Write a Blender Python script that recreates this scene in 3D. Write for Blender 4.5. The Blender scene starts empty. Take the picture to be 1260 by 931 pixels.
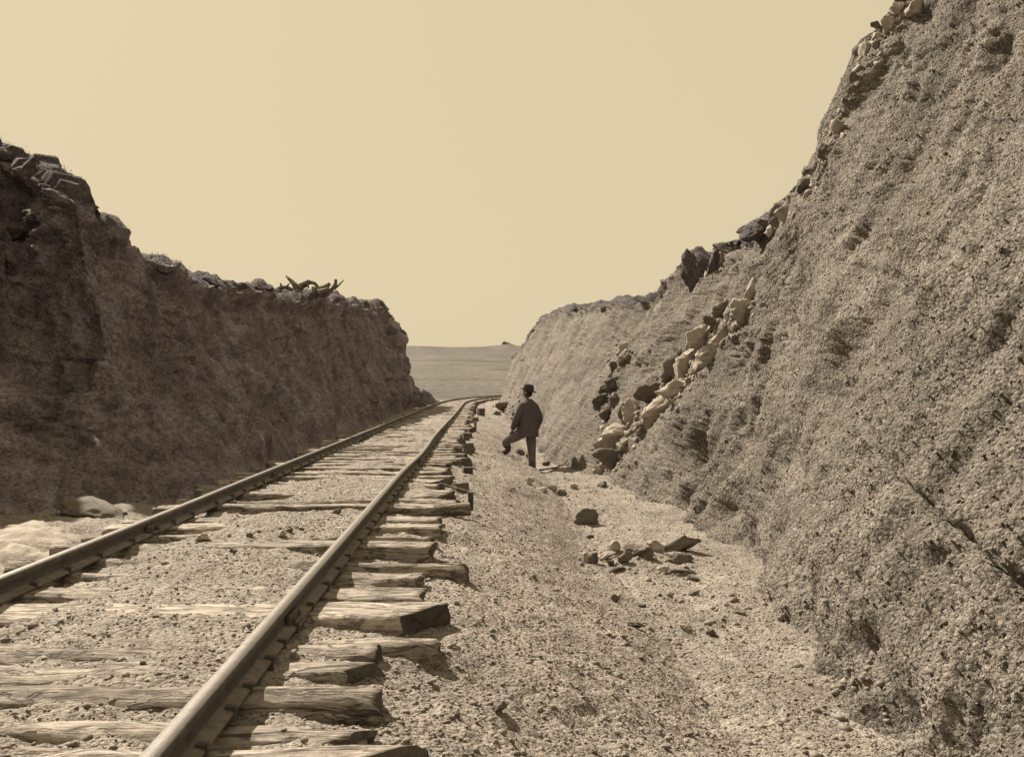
import bpy, bmesh, math, random
import numpy as np
from mathutils import Vector, Matrix
from mathutils.bvhtree import BVHTree

# ------------------------------------------------------------------ camera, world, sun, exposure
SC = bpy.context.scene
COL = SC.collection
FPX, VPX, VPY, CAMZ = 1150.0, 589.0, 475.0, 1.04     # focal length in px of the 1260 px plate, vanishing point of the grade
cam = bpy.data.cameras.new("camera")
cam.sensor_width = 36.0
cam.lens = 36.0 * FPX / 1260.0
cam.shift_x = (630.0 - VPX) / 1260.0                 # rising/sliding front of the plate camera
cam.shift_y = (VPY - 465.5) / 1260.0
cam.clip_start, cam.clip_end = 0.05, 20000
camo = bpy.data.objects.new("camera", cam)
camo.location = (0, 0, CAMZ)
camo.rotation_euler = (math.pi / 2, 0, 0)
COL.objects.link(camo)
SC.camera = camo

SUN_EL, SUN_AZ = math.radians(43.0), math.radians(50.0)   # azimuth: ahead of straight left
sdir = Vector((-math.cos(SUN_EL) * math.cos(SUN_AZ), math.cos(SUN_EL) * math.sin(SUN_AZ), math.sin(SUN_EL)))
W = bpy.data.worlds.new("World")
SC.world = W
W.use_nodes = True
nt = W.node_tree
nt.nodes.clear()
sky = nt.nodes.new("ShaderNodeTexSky")
sky.sky_type = 'NISHITA'
sky.sun_disc = False
sky.sun_elevation = SUN_EL
sky.sun_rotation = math.atan2(sdir.x, sdir.y)
sky.dust_density = 3.0
bw = nt.nodes.new("ShaderNodeRGBToBW")
pw = nt.nodes.new("ShaderNodeMath"); pw.operation = 'POWER'; pw.inputs[1].default_value = 0.08
ml = nt.nodes.new("ShaderNodeVectorMath"); ml.operation = 'SCALE'
ml.inputs[0].default_value = (3.22, 2.69, 1.75)          # the plate's sepia: sky blown out to bare paper
bg = nt.nodes.new("ShaderNodeBackground"); bg.inputs[1].default_value = 0.10
out = nt.nodes.new("ShaderNodeOutputWorld")
nt.links.new(sky.outputs[0], bw.inputs[0]); nt.links.new(bw.outputs[0], pw.inputs[0])
nt.links.new(pw.outputs[0], ml.inputs['Scale']); nt.links.new(ml.outputs[0], bg.inputs[0])
nt.links.new(bg.outputs[0], out.inputs[0])

sl = bpy.data.lights.new("sun", 'SUN')
sl.energy = 5.0
sl.angle = math.radians(0.6)
sl.color = (1.0, 0.905, 0.74)
so = bpy.data.objects.new("sun", sl)
so.rotation_euler = sdir.to_track_quat('Z', 'Y').to_euler()
COL.objects.link(so)

SC.view_settings.view_transform = 'Standard'
SC.view_settings.look = 'None'
SC.view_settings.exposure = 1.0
SC.view_settings.gamma = 1.0
SC.view_settings.use_curve_mapping = False
try:
    SC.cycles.max_bounces = 4
    SC.cycles.diffuse_bounces = 3
except Exception:
    pass

# ------------------------------------------------------------------ numpy noise
def _hash(ix, iy, iz, seed):
    h = (ix.astype(np.int64) * 374761393 + iy.astype(np.int64) * 668265263 + iz.astype(np.int64) * 2147483647 + seed * 1274126177) & 0xFFFFFFFF
    h = ((h ^ (h >> 13)) * 1274126177) & 0xFFFFFFFF
    h = ((h ^ (h >> 16)) * 2246822519) & 0xFFFFFFFF
    return ((h ^ (h >> 15)) & 0xFFFFFF) / float(0xFFFFFF)

def vnoise(p, seed=0):
    """value noise in -1..1, p is (n,3)"""
    f = np.floor(p)
    t = p - f
    t = t * t * t * (t * (t * 6 - 15) + 10)
    i = f.astype(np.int64)
    r = np.zeros(len(p))
    for dx in (0, 1):
        wx = t[:, 0] if dx else 1 - t[:, 0]
        for dy in (0, 1):
            wy = t[:, 1] if dy else 1 - t[:, 1]
            for dz in (0, 1):
                wz = t[:, 2] if dz else 1 - t[:, 2]
                r += wx * wy * wz * _hash(i[:, 0] + dx, i[:, 1] + dy, i[:, 2] + dz, seed)
    return r * 2 - 1

def fbm(p, scale=1.0, octaves=4, gain=0.5, seed=0, aniso=(1, 1, 1)):
    q = p * (np.array(aniso) / scale)
    a, r = 1.0, np.zeros(len(p))
    for k in range(octaves):
        r += a * vnoise(q + 17.3 * k, seed + k)
        q = q * 2.03
        a *= gain
    return r

def ridged(p, scale, octaves=4, seed=0, aniso=(1, 1, 1)):
    q = p * (np.array(aniso) / scale)
    a, r = 1.0, np.zeros(len(p))
    for k in range(octaves):
        r += a * (1 - np.abs(vnoise(q + 9.1 * k, seed + k)) * 2)
        q = q * 2.1
        a *= 0.5
    return r

def worley(p, scale, seed=0):
    """distance to nearest jittered point (0..~1) and that cell's random value"""
    q = p / scale
    f = np.floor(q).astype(np.int64)
    best = np.full(len(p), 9.0)
    val = np.zeros(len(p))
    for dx in (-1, 0, 1):
        for dy in (-1, 0, 1):
            for dz in (-1, 0, 1):
                cx, cy, cz = f[:, 0] + dx, f[:, 1] + dy, f[:, 2] + dz
                jx, jy, jz = _hash(cx, cy, cz, seed), _hash(cx, cy, cz, seed + 11), _hash(cx, cy, cz, seed + 23)
                d = (cx + jx - q[:, 0]) ** 2 + (cy + jy - q[:, 1]) ** 2 + (cz + jz - q[:, 2]) ** 2
                m = d < best
                best[m] = d[m]
                val[m] = jx[m]
    return np.sqrt(best), val

def sstep(a, b, x):
    t = np.clip((x - a) / (b - a), 0, 1)
    return t * t * (3 - 2 * t)

# ------------------------------------------------------------------ object helpers
def tag(o, label=None, cat=None, group=None, kind=None):
    if label: o["label"] = label
    if cat: o["category"] = cat
    if group: o["group"] = group
    if kind: o["kind"] = kind
    return o

def np_mesh(name, V, F, smooth=True, face_mat=None):
    """V (n,3), F (m,k) with one k"""
    me = bpy.data.meshes.new(name)
    V = np.ascontiguousarray(V, dtype=np.float32)
    F = np.ascontiguousarray(F, dtype=np.int32)
    m, k = F.shape
    me.vertices.add(len(V)); me.vertices.foreach_set("co", V.ravel())
    me.loops.add(m * k); me.loops.foreach_set("vertex_index", F.ravel())
    me.polygons.add(m)
    me.polygons.foreach_set("loop_start", np.arange(0, m * k, k, dtype=np.int32))
    me.polygons.foreach_set("loop_total", np.full(m, k, dtype=np.int32))
    if smooth:
        me.polygons.foreach_set("use_smooth", np.ones(m, dtype=bool))
    if face_mat is not None:
        me.polygons.foreach_set("material_index", np.asarray(face_mat, dtype=np.int32))
    me.update(calc_edges=True)
    me.validate()
    return me

def link(name, me, mats, parent=None, loc=None):
    o = bpy.data.objects.new(name, me)
    for m in (mats if isinstance(mats, (list, tuple)) else [mats]):
        if m.name not in [x.name for x in me.materials if x]:
            me.materials.append(m)
    if parent is not None: o.parent = parent
    if loc is not None: o.location = loc
    COL.objects.link(o)
    return o

def empty(name, loc, rz=0.0):
    o = bpy.data.objects.new(name, None)
    o.empty_display_size = 0.1
    o.location = loc
    o.rotation_euler = (0, 0, rz)
    COL.objects.link(o)
    return o

def grid_faces(nu, nv, offset=0, flip=False):
    i = np.arange(nu - 1)[:, None] * nv + np.arange(nv - 1)[None, :]
    a, b, c, d = i, i + nv, i + nv + 1, i + 1
    f = np.stack([a, b, c, d] if not flip else [a, d, c, b], axis=-1).reshape(-1, 4)
    return f + offset

def px_at(px, py, d):
    """a point on the bearing of plate position (px, py) at d metres down the line"""
    return Vector(((px - VPX) / FPX * d, d, CAMZ - (py - VPY) / FPX * d))

# ------------------------------------------------------------------ materials
def new_mat(name):
    m = bpy.data.materials.new(name)
    m.use_nodes = True
    nt = m.node_tree
    b = nt.nodes["Principled BSDF"]
    b.inputs["Roughness"].default_value = 0.92
    b.inputs["Specular IOR Level"].default_value = 0.25
    return m, nt, b

def N(nt, typ, **kw):
    n = nt.nodes.new(typ)
    for k, v in kw.items():
        if k in n.inputs: n.inputs[k].default_value = v
        else: setattr(n, k, v)
    return n

def ramp(nt, src, stops):
    r = nt.nodes.new("ShaderNodeValToRGB")
    e = r.color_ramp.elements
    while len(e) < len(stops): e.new(0.5)
    for k, (p, c) in enumerate(stops):
        e[k].position = p
        e[k].color = (*c, 1)
    nt.links.new(src, r.inputs[0])
    return r.outputs[0]

def mixc(nt, fac, a, b, mode='MIX'):
    m = nt.nodes.new("ShaderNodeMix"); m.data_type = 'RGBA'; m.blend_type = mode
    if isinstance(fac, (int, float)): m.inputs[0].default_value = fac
    else: nt.links.new(fac, m.inputs[0])
    for s, v in ((6, a), (7, b)):
        if isinstance(v, tuple): m.inputs[s].default_value = (*v, 1)
        else: nt.links.new(v, m.inputs[s])
    return m.outputs[2]

COOL = False
def sep(L):
    """sepia tone of the plate: a grey level with the print's warm brown tint, browner where darker"""
    L = float(L)
    k = 0.0 if COOL else 1.0
    return (min(1, L * 1.08), min(1, L * (0.905 + 0.035 * k)), min(1, L * (0.98 - 0.16 * k)))

def earth_mat(name, lo, mid, hi, grain=0.03, big=1.2, bump=0.6, speck=0.5, dist=0.02, streak=None):
    """dirt and stone chips: cells of differing tone, broad blotches, fine relief"""
    m, nt, b = new_mat(name)
    tc = N(nt, "ShaderNodeTexCoord")
    co = tc.outputs["Object"]
    big_n = N(nt, "ShaderNodeTexNoise", Scale=1.0 / big, Detail=6.0, Roughness=0.6)
    nt.links.new(co, big_n.inputs["Vector"])
    base = ramp(nt, big_n.outputs[0], [(0.32, sep(lo)), (0.5, sep(mid)), (0.68, sep(hi))])
    warp = N(nt, "ShaderNodeTexNoise", Scale=2.0 / grain, Detail=2.0)
    nt.links.new(co, warp.inputs["Vector"])
    wv = N(nt, "ShaderNodeVectorMath", operation='MULTIPLY_ADD')
    nt.links.new(warp.outputs[1], wv.inputs[0])
    wv.inputs[1].default_value = (grain * 0.6,) * 3
    nt.links.new(co, wv.inputs[2])
    v1 = N(nt, "ShaderNodeTexVoronoi", Scale=1.0 / grain); nt.links.new(wv.outputs[0], v1.inputs["Vector"])
    v2 = N(nt, "ShaderNodeTexVoronoi", Scale=2.6 / grain); nt.links.new(wv.outputs[0], v2.inputs["Vector"])
    sp = N(nt, "ShaderNodeSeparateColor"); nt.links.new(v1.outputs["Color"], sp.inputs[0])
    sp2 = N(nt, "ShaderNodeSeparateColor"); nt.links.new(v2.outputs["Color"], sp2.inputs[0])
    add = N(nt, "ShaderNodeMath", operation='ADD'); nt.links.new(sp.outputs[0], add.inputs[0]); nt.links.new(sp2.outputs[1], add.inputs[1])
    half = N(nt, "ShaderNodeMath", operation='MULTIPLY'); nt.links.new(add.outputs[0], half.inputs[0]); half.inputs[1].default_value = 0.5
    cell = ramp(nt, half.outputs[0], [(0.12, (1 - speck,) * 3), (0.5, (1, 1, 1)), (0.9, (1 + speck * 0.8,) * 3)])
    c = mixc(nt, 1.0, base, cell, 'MULTIPLY')
    if streak:
        mp = N(nt, "ShaderNodeMapping"); mp.inputs["Scale"].default_value = streak[0]
        nt.links.new(co, mp.inputs["Vector"])
        sn = N(nt, "ShaderNodeTexNoise", Scale=1.0, Detail=5.0, Roughness=0.65); nt.links.new(mp.outputs[0], sn.inputs["Vector"])
        st = ramp(nt, sn.outputs[0], [(0.35, (1 - streak[1],) * 3), (0.65, (1 + streak[1],) * 3)])
        c = mixc(nt, 1.0, c, st, 'MULTIPLY')
    nt.links.new(c, b.inputs["Base Color"])
    fn = N(nt, "ShaderNodeTexNoise", Scale=0.5 / grain, Detail=8.0, Roughness=0.7); nt.links.new(co, fn.inputs["Vector"])
    h = N(nt, "ShaderNodeMath", operation='MULTIPLY_ADD'); nt.links.new(v1.outputs[0], h.inputs[0]); h.inputs[1].default_value = -1.0
    nt.links.new(fn.outputs[0], h.inputs[2])
    h2 = N(nt, "ShaderNodeMath", operation='MULTIPLY_ADD'); nt.links.new(v2.outputs[0], h2.inputs[0]); h2.inputs[1].default_value = -0.4
    nt.links.new(h.outputs[0], h2.inputs[2])
    bp = N(nt, "ShaderNodeBump", Strength=bump, Distance=dist); nt.links.new(h2.outputs[0], bp.inputs["Height"])
    nt.links.new(bp.outputs[0], b.inputs["Normal"])
    return m

def rock_mat(name, lo, hi, scale=6.0, bump=0.5):
    m, nt, b = new_mat(name)
    tc = N(nt, "ShaderNodeTexCoord"); co = tc.outputs["Object"]
    n1 = N(nt, "ShaderNodeTexNoise", Scale=scale, Detail=8.0, Roughness=0.65); nt.links.new(co, n1.inputs["Vector"])
    c = ramp(nt, n1.outputs[0], [(0.3, sep(lo)), (0.7, sep(hi))])
    n2 = N(nt, "ShaderNodeTexNoise", Scale=scale * 7, Detail=5.0, Roughness=0.7); nt.links.new(co, n2.inputs["Vector"])
    sp = ramp(nt, n2.outputs[0], [(0.36, (0.6, 0.6, 0.6)), (0.5, (1, 1, 1)), (0.7, (1.15, 1.15, 1.15))])
    c = mixc(nt, 1.0, c, sp, 'MULTIPLY')
    nt.links.new(c, b.inputs["Base Color"])
    bp = N(nt, "ShaderNodeBump", Strength=bump, Distance=0.015); nt.links.new(n2.outputs[0], bp.inputs["Height"])
    nt.links.new(bp.outputs[0], b.inputs["Normal"])
    return m

def wood_mat(name, lo, hi, along='X', crack=0.5):
    m, nt, b = new_mat(name)
    tc = N(nt, "ShaderNodeTexCoord"); co = tc.outputs["Object"]
    oi = N(nt, "ShaderNodeObjectInfo")
    mp = N(nt, "ShaderNodeMapping")
    s = {'X': (2.2, 26, 26), 'Z': (26, 26, 2.2)}[along]
    mp.inputs["Scale"].default_value = s
    nt.links.new(co, mp.inputs["Vector"])
    off = N(nt, "ShaderNodeVectorMath", operation='SCALE'); off.inputs[0].default_value = (7, 13, 19)
    nt.links.new(oi.outputs["Random"], off.inputs["Scale"])
    ad = N(nt, "ShaderNodeVectorMath", operation='ADD'); nt.links.new(mp.outputs[0], ad.inputs[0]); nt.links.new(off.outputs[0], ad.inputs[1])
    n1 = N(nt, "ShaderNodeTexNoise", Scale=1.0, Detail=7.0, Roughness=0.65); n1.inputs["Distortion"].default_value = 0.6
    nt.links.new(ad.outputs[0], n1.inputs["Vector"])
    c = ramp(nt, n1.outputs[0], [(0.3, sep(lo)), (0.48, sep((lo + hi) / 2)), (0.68, sep(hi))])
    n2 = N(nt, "ShaderNodeTexNoise", Scale=2.3, Detail=4.0, Roughness=0.6); nt.links.new(ad.outputs[0], n2.inputs["Vector"])
    ck = ramp(nt, n2.outputs[0], [(0.33, (1 - crack,) * 3), (0.42, (1, 1, 1))])
    c = mixc(nt, 1.0, c, ck, 'MULTIPLY')
    rv = ramp(nt, oi.outputs["Random"], [(0.0, (0.78,) * 3), (1.0, (1.15,) * 3)])
    c = mixc(nt, 1.0, c, rv, 'MULTIPLY')
    n3 = N(nt, "ShaderNodeTexNoise", Scale=9.0, Detail=6.0, Roughness=0.7); nt.links.new(co, n3.inputs["Vector"])
    dirt = ramp(nt, n3.outputs[0], [(0.36, (0.62,) * 3), (0.55, (1, 1, 1))])
    c = mixc(nt, 1.0, c, dirt, 'MULTIPLY')
    # patches of bark still on, knots and checks
    mb = N(nt, "ShaderNodeMapping"); mb.inputs["Scale"].default_value = {'X': (3.2, 7, 7), 'Z': (7, 7, 3.2)}[along]
    ad2 = N(nt, "ShaderNodeVectorMath", operation='ADD'); nt.links.new(co, mb.inputs["Vector"]); nt.links.new(mb.outputs[0], ad2.inputs[0]); nt.links.new(off.outputs[0], ad2.inputs[1])
    n4 = N(nt, "ShaderNodeTexNoise", Scale=1.0, Detail=9.0, Roughness=0.72); n4.inputs["Distortion"].default_value = 1.4
    nt.links.new(ad2.outputs[0], n4.inputs["Vector"])
    bk = ramp(nt, n4.outputs[0], [(0.36, (0.46, 0.45, 0.45)), (0.43, (0.8,) * 3), (0.47, (1, 1, 1))])
    c = mixc(nt, 1.0, c, bk, 'MULTIPLY')
    mc = N(nt, "ShaderNodeMapping"); mc.inputs["Scale"].default_value = {'X': (2.6, 11, 11), 'Z': (11, 11, 2.6)}[along]
    ad3 = N(nt, "ShaderNodeVectorMath", operation='ADD'); nt.links.new(co, mc.inputs["Vector"]); nt.links.new(mc.outputs[0], ad3.inputs[0]); nt.links.new(off.outputs[0], ad3.inputs[1])
    n5 = N(nt, "ShaderNodeTexNoise", Scale=1.0, Detail=5.0, Roughness=0.6); n5.inputs["Distortion"].default_value = 0.8
    nt.links.new(ad3.outputs[0], n5.inputs["Vector"])
    ln = ramp(nt, n5.outputs[0], [(0.465, (1, 1, 1)), (0.5, (0.42, 0.41, 0.41)), (0.535, (1, 1, 1))])
    c = mixc(nt, 1.0, c, ln, 'MULTIPLY')
    nt.links.new(c, b.inputs["Base Color"])
    hh = N(nt, "ShaderNodeMath", operation='ADD'); nt.links.new(n1.outputs[0], hh.inputs[0]); nt.links.new(n2.outputs[0], hh.inputs[1])
    h4 = N(nt, "ShaderNodeMath", operation='MULTIPLY_ADD'); nt.links.new(n4.outputs[0], h4.inputs[0]); h4.inputs[1].default_value = 1.5; nt.links.new(hh.outputs[0], h4.inputs[2])
    l1 = N(nt, "ShaderNodeSeparateColor"); nt.links.new(ln, l1.inputs[0])
    h5 = N(nt, "ShaderNodeMath", operation='ADD'); nt.links.new(h4.outputs[0], h5.inputs[0]); nt.links.new(l1.outputs[0], h5.inputs[1])
    bp = N(nt, "ShaderNodeBump", Strength=1.0, Distance=0.014); nt.links.new(h5.outputs[0], bp.inputs["Height"])
    nt.links.new(bp.outputs[0], b.inputs["Normal"])
    return m

def plain_mat(name, L, rough=0.85, var=0.25, scale=20, metallic=0.0, spec=0.3):
    m, nt, b = new_mat(name)
    tc = N(nt, "ShaderNodeTexCoord")
    n1 = N(nt, "ShaderNodeTexNoise", Scale=scale, Detail=5.0, Roughness=0.6); nt.links.new(tc.outputs["Object"], n1.inputs["Vector"])
    c = ramp(nt, n1.outputs[0], [(0.3, sep(L * (1 - var))), (0.7, sep(L * (1 + var)))])
    nt.links.new(c, b.inputs["Base Color"])
    n2 = N(nt, "ShaderNodeTexNoise", Scale=scale * 5, Detail=6.0, Roughness=0.7); nt.links.new(tc.outputs["Object"], n2.inputs["Vector"])
    bp = N(nt, "ShaderNodeBump", Strength=0.6, Distance=0.004); nt.links.new(n2.outputs[0], bp.inputs["Height"]); nt.links.new(bp.outputs[0], b.inputs["Normal"])
    b.inputs["Roughness"].default_value = rough
    b.inputs["Metallic"].default_value = metallic
    b.inputs["Specular IOR Level"].default_value = spec
    return m

M_RIGHT = earth_mat("dark_gravelly_bank", 0.136, 0.178, 0.22, grain=0.024, big=0.8, bump=1.0, speck=0.72, dist=0.026, streak=((0.5, 1.3, 0.35), 0.16))
COOL = True
M_LEFT = earth_mat("brown_shale_bank", 0.14, 0.185, 0.245, grain=0.045, big=1.0, bump=1.0, speck=0.42, dist=0.035, streak=((3.2, 3.2, 0.35), 0.34))
M_SOD = earth_mat("dry_sod", 0.05, 0.07, 0.095, grain=0.04, big=0.5, bump=0.9, speck=0.5, dist=0.03)
COOL = False
M_PEB = rock_mat("gravel_chips", 0.17, 0.32, 25)
M_WPEB = rock_mat("bank_chips", 0.125, 0.235, 25)
M_PALE = rock_mat("pale_limestone", 0.24, 0.42, 9)
M_GREY = rock_mat("grey_shale_rock", 0.10, 0.17, 9)
COOL = True
M_CLOD = earth_mat("dark_earth_clod", 0.075, 0.105, 0.14, grain=0.04, big=0.4, bump=1.0, speck=0.5, dist=0.03)
COOL = False
M_DARK = rock_mat("dark_shale_rock", 0.08, 0.14, 6)
COOL = True
M_LROCK = rock_mat("brown_bank_rock", 0.17, 0.30, 6)
COOL = False
M_PALEDIRT = earth_mat("pale_chalky_dirt", 0.22, 0.27, 0.32, grain=0.03, big=0.5, bump=0.35, speck=0.16, dist=0.01)
M_TIE = wood_mat("weathered_tie_wood", 0.21, 0.48)
M_BARK = wood_mat("bark_log", 0.12, 0.36, crack=0.75)
M_END = rock_mat("cut_wood_end", 0.08, 0.15, 18)  # sawn ends toned darker than the sides: their shade put into the colour
M_DKEND = rock_mat("dark_wood_end", 0.05, 0.10, 18)  # near-black: shade of end faces turned from the sun, painted into the wood
COOL = False
M_DEAD = wood_mat("dead_wood", 0.12, 0.30)
M_GRASS = plain_mat("dry_grass", 0.085, 0.95, 0.35, 3)
M_IRON = plain_mat("rusted_rail_iron", 0.075, 0.75, 0.35, 14, 0.0, 0.4)
M_RAILFOOT = plain_mat("dusty_lit_rail_foot", 0.17, 0.9, 0.35, 25, 0.0, 0.2)  # dust on the flange, with ambient light painted into the tone too
M_RAILTOP = plain_mat("worn_rail_top", 0.125, 0.42, 0.2, 30, 0.35, 0.5)
COOL = True
M_COAT = plain_mat("dark_wool_cloth", 0.095, 0.95, 0.25, 40, 0, 0.1)
M_TROUS = plain_mat("brown_wool_trousers", 0.14, 0.95, 0.3, 35, 0, 0.1)
M_BOOT = plain_mat("worn_boot_leather", 0.075, 0.9, 0.4, 30, 0, 0.1)
M_HAT = plain_mat("black_felt_hat", 0.05, 0.9, 0.3, 30, 0, 0.15)
COOL = False
M_SKIN = plain_mat("weathered_skin", 0.24, 0.6, 0.1, 25, 0, 0.4)
M_HAIR = plain_mat("dark_hair", 0.03, 0.8, 0.2, 80, 0, 0.2)

# ground: gravel in the cutting, grassy plain beyond its mouth
def ground_mat():
    m = earth_mat("cutting_floor_and_plain", 0.178, 0.222, 0.264, grain=0.018, big=0.7, bump=0.9, speck=0.6, dist=0.012)
    nt = m.node_tree
    b = nt.nodes["Principled BSDF"]
    old = b.inputs["Base Color"].links[0].from_socket
    geo = N(nt, "ShaderNodeNewGeometry")
    sx = N(nt, "ShaderNodeSeparateXYZ"); nt.links.new(geo.outputs["Position"], sx.inputs[0])
    def field(scale, det, stops, vec=(1, 1, 1)):
        mp = N(nt, "ShaderNodeMapping"); mp.inputs["Scale"].default_value = vec
        nt.links.new(geo.outputs["Position"], mp.inputs["Vector"])
        n = N(nt, "ShaderNodeTexNoise", Scale=scale, Detail=det, Roughness=0.65); nt.links.new(mp.outputs[0], n.inputs["Vector"])
        return ramp(nt, n.outputs[0], stops)
    g = field(0.03, 8.0, [(0.3, sep(0.055)), (0.5, sep(0.082)), (0.7, sep(0.112))], (1.0, 0.13, 0.0))
    t = field(0.6, 6.0, [(0.32, (0.55,) * 3), (0.68, (1.3,) * 3)], (1.0, 0.12, 0.0))
    g = mixc(nt, 1.0, g, t, 'MULTIPLY')
    # darker scrub bands running across the plain, a pale wagon track
    for y0, w, x0, L in ((690, 30, -400, 0.62), (430, 16, 4, 0.55), (262, 9, -60, 0.7), (175, 2.6, -60, 0.7), (132, 1.5, -1.5, 0.6)):
        n = N(nt, "ShaderNodeTexNoise", Scale=0.012, Detail=6.0, Roughness=0.6); nt.links.new(geo.outputs["Position"], n.inputs["Vector"])
        ys = N(nt, "ShaderNodeMath", operation='MULTIPLY_ADD'); nt.links.new(n.outputs[0], ys.inputs[0]); ys.inputs[1].default_value = w * 9; nt.links.new(sx.outputs[1], ys.inputs[2])
        d = N(nt, "ShaderNodeMath", operation='SUBTRACT'); nt.links.new(ys.outputs[0], d.inputs[0]); d.inputs[1].default_value = y0 + w * 4.5
        a = N(nt, "ShaderNodeMath", operation='ABSOLUTE'); nt.links.new(d.outputs[0], a.inputs[0])
        f = N(nt, "ShaderNodeMapRange"); nt.links.new(a.outputs[0], f.inputs[0]); f.inputs[1].default_value = w * 0.3; f.inputs[2].default_value = w; f.inputs[3].default_value = 1.0; f.inputs[4].default_value = 0.0
        f2 = N(nt, "ShaderNodeMapRange"); nt.links.new(sx.outputs[0], f2.inputs[0]); f2.inputs[1].default_value = x0 - 3; f2.inputs[2].default_value = x0 + 5
        mu = N(nt, "ShaderNodeMath", operation='MULTIPLY'); nt.links.new(f.outputs[0], mu.inputs[0]); nt.links.new(f2.outputs[0], mu.inputs[1])
        g = mixc(nt, mu.outputs[0], g, mixc(nt, 1.0, g, (L, L, L), 'MULTIPLY'))
    fac = N(nt, "ShaderNodeMapRange"); nt.links.new(sx.outputs[1], fac.inputs[0]); fac.inputs[1].default_value = 72; fac.inputs[2].default_value = 100
    c = mixc(nt, fac.outputs[0], old, g)
    nt.links.new(c, b.inputs["Base Color"])
    return m
M_GROUND = ground_mat()

# ------------------------------------------------------------------ the line of the track
XL, XR = -2.325, -0.825
XC = 0.5 * (XL + XR)
def curve_off(y):
    y = np.asarray(y, float)
    return np.where(y > 52, (np.maximum(y, 52) - 52) ** 2 / 470.0, 0.0)
def rail_wiggle(y, seed):
    sc_ = np.ndim(y) == 0
    y = np.atleast_1d(np.asarray(y, float))
    p = np.stack([y * 0.22, np.full_like(y, seed * 3.7), np.zeros_like(y)], -1)
    r = vnoise(p, seed) * 0.016 * np.clip(y / 8, 0.3, 1.4)
    return r[0] if sc_ else r

# ------------------------------------------------------------------ GROUND
def plain_z(y):
    return np.interp(y, [-60, 60, 75, 90, 120, 150, 250, 500, 900, 1500, 3000], [-.25, -.25, -.25, -.35, -.1, .45, 2.5, 11, 28.4, 60.0, 95])
def ground_h(X, Y):
    x = X - curve_off(Y)
    far = sstep(20, 60, Y)
    near = np.interp(x, [-60, -5.0, -3.6, -3.05, -2.85, -2.5, -2.0, -1.55, -1.1, -0.72, -0.5, -0.1, 0.35, 0.8, 1.2, 1.7, 2.4, 60],
                     [-.2, -.2, -.10, -.16, -.15, -.085, -.047, -.019, -.023, -.044, -.062, -.115, -.26, -.44, -.60, -.62, -.60, -.60])
    flat = np.interp(x, [-60, -5, -3.0, -2.5, -2.0, -1.1, -0.6, 0, 1.0, 2, 60], [-.25, -.2, -.17, -.1, -.045, -.05, -.1, -.2, -.26, -.25, -.25])
    z = near * (1 - far) + flat * far
    p = sstep(70, 100, Y)
    bed = np.exp(-(np.abs(x - XC) / 3.0) ** 4)
    bump = sstep(300, 1500, Y)
    P2 = np.stack([X, Y, np.zeros_like(X)], -1).reshape(-1, 3)
    roll = (fbm(P2, 160, 4, 0.5, 91) * 5.0).reshape(X.shape) * bump
    butte = 5 * np.exp(-((X - 45) / 45) ** 2 - ((Y - 1450) / 60) ** 2) + 4 * np.exp(-((X - 47) / 5) ** 2 - ((Y - 1450) / 40) ** 2) + 5 * np.exp(-((X + 60) / 200) ** 2 - ((Y - 1450) / 160) ** 2)
    pz = plain_z(Y) + roll + butte
    z = z * (1 - p) + pz * p * (1 - bed * (1 - sstep(100, 140, Y))) + (bed * (1 - sstep(100, 140, Y))) * p * flat
    return z
def dens(y0, y1, k, mn):
    ys = [y0]
    while ys[-1] < y1:
        ys.append(ys[-1] + max(mn, k * abs(ys[-1])))
    return ys
gy = [-60, -30, -15, -8, -4, -2, -1, 0, .6, 1.2, 1.7] + dens(2.1, 60, 0.0046, 0.011) + dens(61, 4200, 0.012, 0.5)
gx = [-4000, -2500, -1500, -900, -500, -250, -130, -70, -40, -22, -12, -8, -6] + list(np.arange(-5, -3, 0.05)) + list(np.arange(-3.0, 1.6, 0.0185)) + list(np.arange(1.6, 3.4, 0.04)) + [3.6, 4.2, 5, 7, 10, 16, 25, 40, 47, 55, 70, 90, 130, 250, 500, 900, 1500, 2500, 4000]
gy, gx = np.array(gy, float), np.array(gx, float)
GX, GY = np.meshgrid(gx, gy, indexing='ij')
GXc = GX + curve_off(np.minimum(GY, 110)) * (1 - sstep(6, 90, np.abs(GX)))
GZ = ground_h(GXc, GY)
Pg = np.stack([GXc, GY, GZ], -1).reshape(-1, 3)
cutm = (1 - sstep(70, 95, Pg[:, 1])) * (1 - sstep(4, 6, np.abs(Pg[:, 0] - curve_off(Pg[:, 1]))))
xx = Pg[:, 0] - curve_off(Pg[:, 1])
btw = np.exp(-(np.abs(xx - XC) / 0.72) ** 6)                      # between the rails
right = sstep(-0.55, 0.1, xx)
flat2 = Pg.copy(); flat2[:, 2] = 0
n_b = fbm(flat2, 0.9, 4, 0.5, 3)
n_m = fbm(flat2, 0.22, 4, 0.55, 5)
n_f = fbm(flat2, 0.06, 3, 0.6, 7)
w1, _ = worley(flat2, 0.05, 31)
w2, _ = worley(flat2, 0.11, 37)
dz = cutm * (btw * (0.036 * n_b + 0.016 * n_m + 0.004) + (1 - btw) * (0.035 * n_b + 0.016 * n_m) + 0.007 * n_f
             + np.clip(0.55 - w1, 0, 1) * 0.016 + np.clip(0.4 - w2, 0, 1) * 0.03 * (0.4 + 0.6 * right))
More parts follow.
